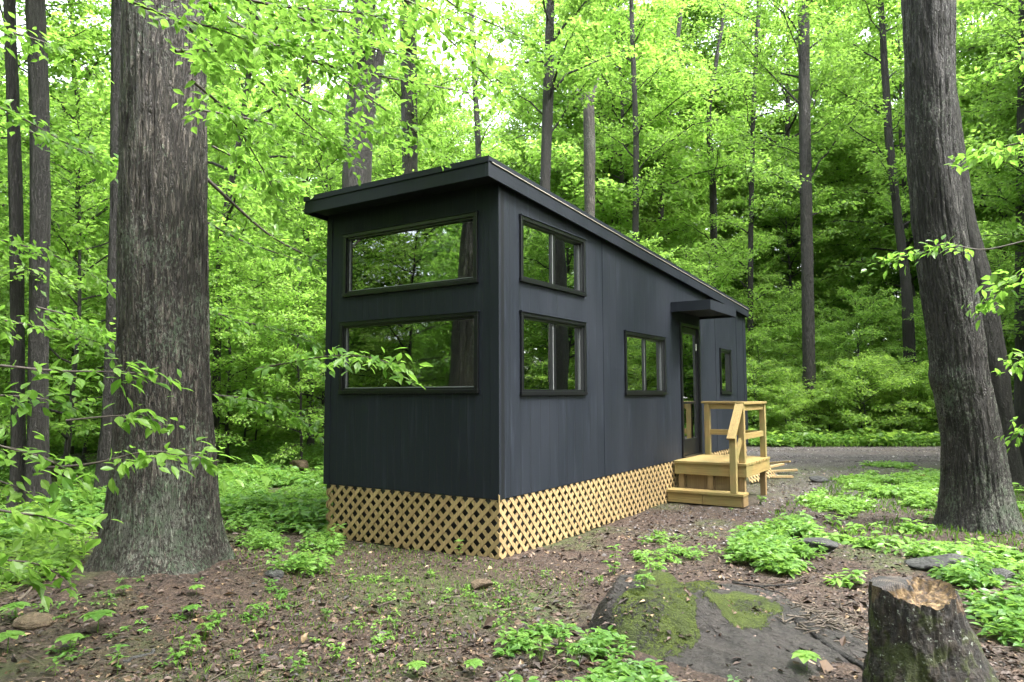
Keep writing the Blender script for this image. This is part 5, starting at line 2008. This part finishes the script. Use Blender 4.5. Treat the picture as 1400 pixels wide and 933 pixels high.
plant('clump', 298, 862, .9, 'leafy_plant', 'leafy clump highest of the trail below the oak', var=2)
plant('clump', 345, 850, .8, 'leafy_plant', 'leafy clump right of the trail below the oak', var=0)
plant('clump', 240, 915, .9, 'leafy_plant', 'leafy clump at the bottom left of the trail below the oak', var=2)
plant('clump', 840, 785, .9, 'leafy_plant', 'small clump at the foot of the thin tall seedling', var=1)
plant('clump', 880, 860, 1.0, 'leafy_plant', 'pale clump growing on the moss of the outcrop', var=0)
plant('clump', 1040, 690, 1.1, 'leafy_plant', 'green clump at the foot of the far porch post', var=2)
plant('clump', 460, 905, .8, 'leafy_plant', 'small clump on the bare soil at the bottom, left of the flat stone', var=2)
plant('clump', 410, 925, .7, 'leafy_plant', 'small clump at the bottom edge between the oak and the bare soil', var=1)
plant('clump', 740, 905, 1.2, 'leafy_plant', 'bushy clump in the bottom centre patch, left one', var=1)
plant('clump', 790, 915, 1.2, 'leafy_plant', 'bushy clump in the bottom centre patch, right one', var=0)
plant('clump', 765, 890, 1.1, 'leafy_plant', 'bushy clump in the bottom centre patch, back one', var=2)
plant('sprout', 1290, 698, 2.4, 'leafy_plant', 'bright broad leaved sapling at the foot of the thick right oak', var=0)
plant('sprout', 1305, 705, 2.2, 'leafy_plant', 'second broad leaved sapling at the thick right oak, right one', var=2)
plant('sprout', 1385, 700, 2.4, 'leafy_plant', 'broad leaved sapling at the right edge beside the thick oak', var=1)
k = 0
for px, py in [(480, 800), (530, 795), (505, 830), (560, 820), (590, 850), (445, 850), (700, 800), (745, 790), (720, 850), (620, 880), (510, 880), (690, 830), (350, 880), (320, 905), (360, 920), (540, 860), (480, 925), (820, 800), (780, 830), (940, 760), (905, 745), (1000, 700), (1060, 715), (590, 790)]:
    plant('clump' if k % 2 else 'sprout', px, py, .42 + .1 * (k % 3), 'seedling', 'tiny green seedling scattered on the bare soil before the house', 'tiny seedlings on the bare soil', k * 1.3, k)
    k += 1

# litter, chips, stones, twigs
rg = np.random.default_rng(99)


def near_points(n, r0=2.6, r1=17, p=1.0):
    u = rg.random(n)
    r = r0 * (r1 / r0) ** (u ** p)
    a = rg.uniform(rad(-46), rad(46), n) + rad(90 + YAW)
    x, y = CAM[0] + r * np.cos(a), CAM[1] + r * np.sin(a)
    return x, y


def onground(x, y):
    z = hgt(x, y)
    zr, m, dm = rock_h(x, y)
    return z + np.where(dm > .1, np.clip(zr, 0, 1), 0), dm, m


x, y = near_points(120000)
z, dm, mo = onground(x, y)
cl = fbm(x * 1.1, y * 1.1, 0, 3, 71)
s = free_ground(x, y) & ((dm < .1) | (rg.random(len(x)) < .08 + .7 * (fbm(x * 2.2, y * 2.2, 0, 3, 81) > .16))) & (np.abs(y - road_axis(x)) * .85 > 2.6) & (cl + rg.normal(0, .25, len(x)) > -.25)
x, y, z = x[s], y[s], z[s]
P = np.stack([x, y, z + .004], -1)
D = rg.normal(0, 1, P.shape); D[:, 2] *= .22
S = rg.gamma(2.2, .011, len(P)) + .006
V, T = leaves(P, D, np.array([0, 0, 1.0]) + rg.normal(0, .35, P.shape), S, (T_SMALL[0] * [1, 1.0, 1.6], None, T_SMALL[2]))
me = mesh_np('leaf_litter', V, T)
me.materials.append(M['litter'])
tag(link(bpy.data.objects.new('leaf_litter', me)), 'brown dead leaves and bark chips strewn over the soil', 'leaf litter', kind='stuff')
# larger curled dead leaves
x, y = near_points(4200, 2.6, 12)
z, dm, mo = onground(x, y)
s = free_ground(x, y) & ((dm < .1) | (rg.random(len(x)) < .15))
x, y, z = x[s], y[s], z[s]
P = np.stack([x, y, z + .008], -1)
D = rg.normal(0, 1, P.shape); D[:, 2] *= .25
V, T = leaves(P, D, np.array([0, 0, 1.0]) + rg.normal(0, .45, P.shape), rg.uniform(.03, .075, len(P)), (T_NEAR[0] * [1, 1.2, 2.2], None, T_NEAR[2]))
me = mesh_np('dead_leaves', V, T)
me.materials.append(M['litter'])
tag(link(bpy.data.objects.new('dead_leaves', me)), 'larger curled tan and brown fallen leaves', 'leaf litter', kind='stuff')
# twigs
x, y = near_points(1500, 2.8, 14)
z, dm, mo = onground(x, y)
s = free_ground(x, y) & (dm < .1) & (np.abs(y - road_axis(x)) > 3)
mb = MB()
for xx, yy, zz in zip(x[s], y[s], z[s]):
    a = rg.uniform(0, PI); l = rg.gamma(2.2, .06) + .04; b = rg.normal(0, .15)
    t = np.array([-.5, 0, .5])[:, None]
    p = np.array([xx, yy, zz + .008]) + t * l * np.array([math.cos(a), math.sin(a), rg.normal(0, .06)]) + np.array([[0, 0, 0], [b * l * .4, b * l * .3, .004], [0, 0, 0]])
    mb.tube(p, [.0035, .003, .0015], 4, False)
o = mb.build('twigs', M['old_wood'])
tag(o, 'thin dead twigs scattered over the forest floor', 'twigs', kind='stuff')
# loose stones on the gravel
n = 16000
x = rg.uniform(-8, 9, n); y = road_axis(x) + rg.uniform(-3.4, 3.4, n)
x2 = rg.normal(1.6, 1.1, 9000); y2 = rg.uniform(2.0, 12.5, 9000)
x, y = np.concatenate([x, x2]), np.concatenate([y, y2])
s = free_ground(x, y) & (x > .1 - 9 * (y > 10))
x, y = x[s], y[s]
P = np.stack([x, y, hgt(x, y) + np.where(np.abs(y - road_axis(x)) * .85 < 2.4, .022, 0) - .004], -1)
oct_ = np.array([(1, 0, 0), (-1, 0, 0), (0, .8, 0), (0, -.8, 0), (0, 0, .7), (0, 0, -.7)]) + np.random.default_rng(1).normal(0, .12, (6, 3))
of = np.array([(0, 2, 4), (2, 1, 4), (1, 3, 4), (3, 0, 4), (2, 0, 5), (1, 2, 5), (3, 1, 5), (0, 3, 5)])
V, T = leaves(P, rg.normal(0, 1, P.shape) * [1, 1, .2], np.array([0, 0, 1.0]) + rg.normal(0, .3, P.shape), rg.gamma(3, .0035, len(P)) + .004, (oct_, None, of))
me = mesh_np('loose_stones', V, T)
me.materials.append(M['stones'])
tag(link(bpy.data.objects.new('loose_stones', me)), 'loose grey stones on the gravel road and beside the house', 'gravel', kind='stuff')

# ------------------------------------------------------------------ camera, sky, sun
cam = bpy.data.cameras.new('camera')
cam.sensor_width = 36
cam.lens = FOC / 1400 * 36
cam.clip_end = 600
cam.clip_start = .05
co = bpy.data.objects.new('camera', cam)
link(co)
from mathutils import Matrix
co.matrix_world = Matrix(((CR[0], CU[0], -CF[0], CAM[0]), (CR[1], CU[1], -CF[1], CAM[1]), (CR[2], CU[2], -CF[2], CAM[2]), (0, 0, 0, 1)))
SC.camera = co

w = bpy.data.worlds.new('World')
SC.world = w
w.use_nodes = True
nt = w.node_tree
bg = nt.nodes['Background']
sky = nt.nodes.new('ShaderNodeTexSky')
sky.sky_type = 'NISHITA'
sky.sun_disc = False
SUN_EL, SUN_AZ = 58, 88      # elevation; compass-like angle measured clockwise from +Y
sky.sun_elevation = rad(SUN_EL)
sky.sun_rotation = rad(SUN_AZ)
sky.air_density = 1.0
sky.dust_density = 4.0
hs = nt.nodes.new('ShaderNodeHueSaturation')
hs.inputs['Saturation'].default_value = .28
hs.inputs['Value'].default_value = 1.8
nt.links.new(sky.outputs[0], hs.inputs['Color'])
nt.links.new(hs.outputs[0], bg.inputs['Color'])
bg.inputs['Strength'].default_value = .15

sun = bpy.data.lights.new('sun', 'SUN')
sun.energy = 1.3
sun.angle = rad(14)
sun.color = (1.0, .965, .90)
so = bpy.data.objects.new('sun', sun)
link(so)
az = rad(SUN_AZ)
v = Vector((math.sin(az) * math.cos(rad(SUN_EL)), math.cos(az) * math.cos(rad(SUN_EL)), math.sin(rad(SUN_EL))))
so.rotation_euler = v.to_track_quat('Z', 'Y').to_euler()

SC.view_settings.view_transform = 'Standard'
SC.view_settings.look = 'None'
SC.view_settings.gamma = 1
SC.view_settings.use_curve_mapping = False
SC.view_settings.exposure = 2.6
SC.render.engine = 'CYCLES'
cy = SC.cycles
cy.max_bounces = 7
cy.diffuse_bounces = 3
cy.glossy_bounces = 3
cy.transmission_bounces = 5
cy.transparent_max_bounces = 6
cy.caustics_reflective = False
cy.caustics_refractive = False
cy.use_denoising = True
cy.sample_clamp_indirect = 6
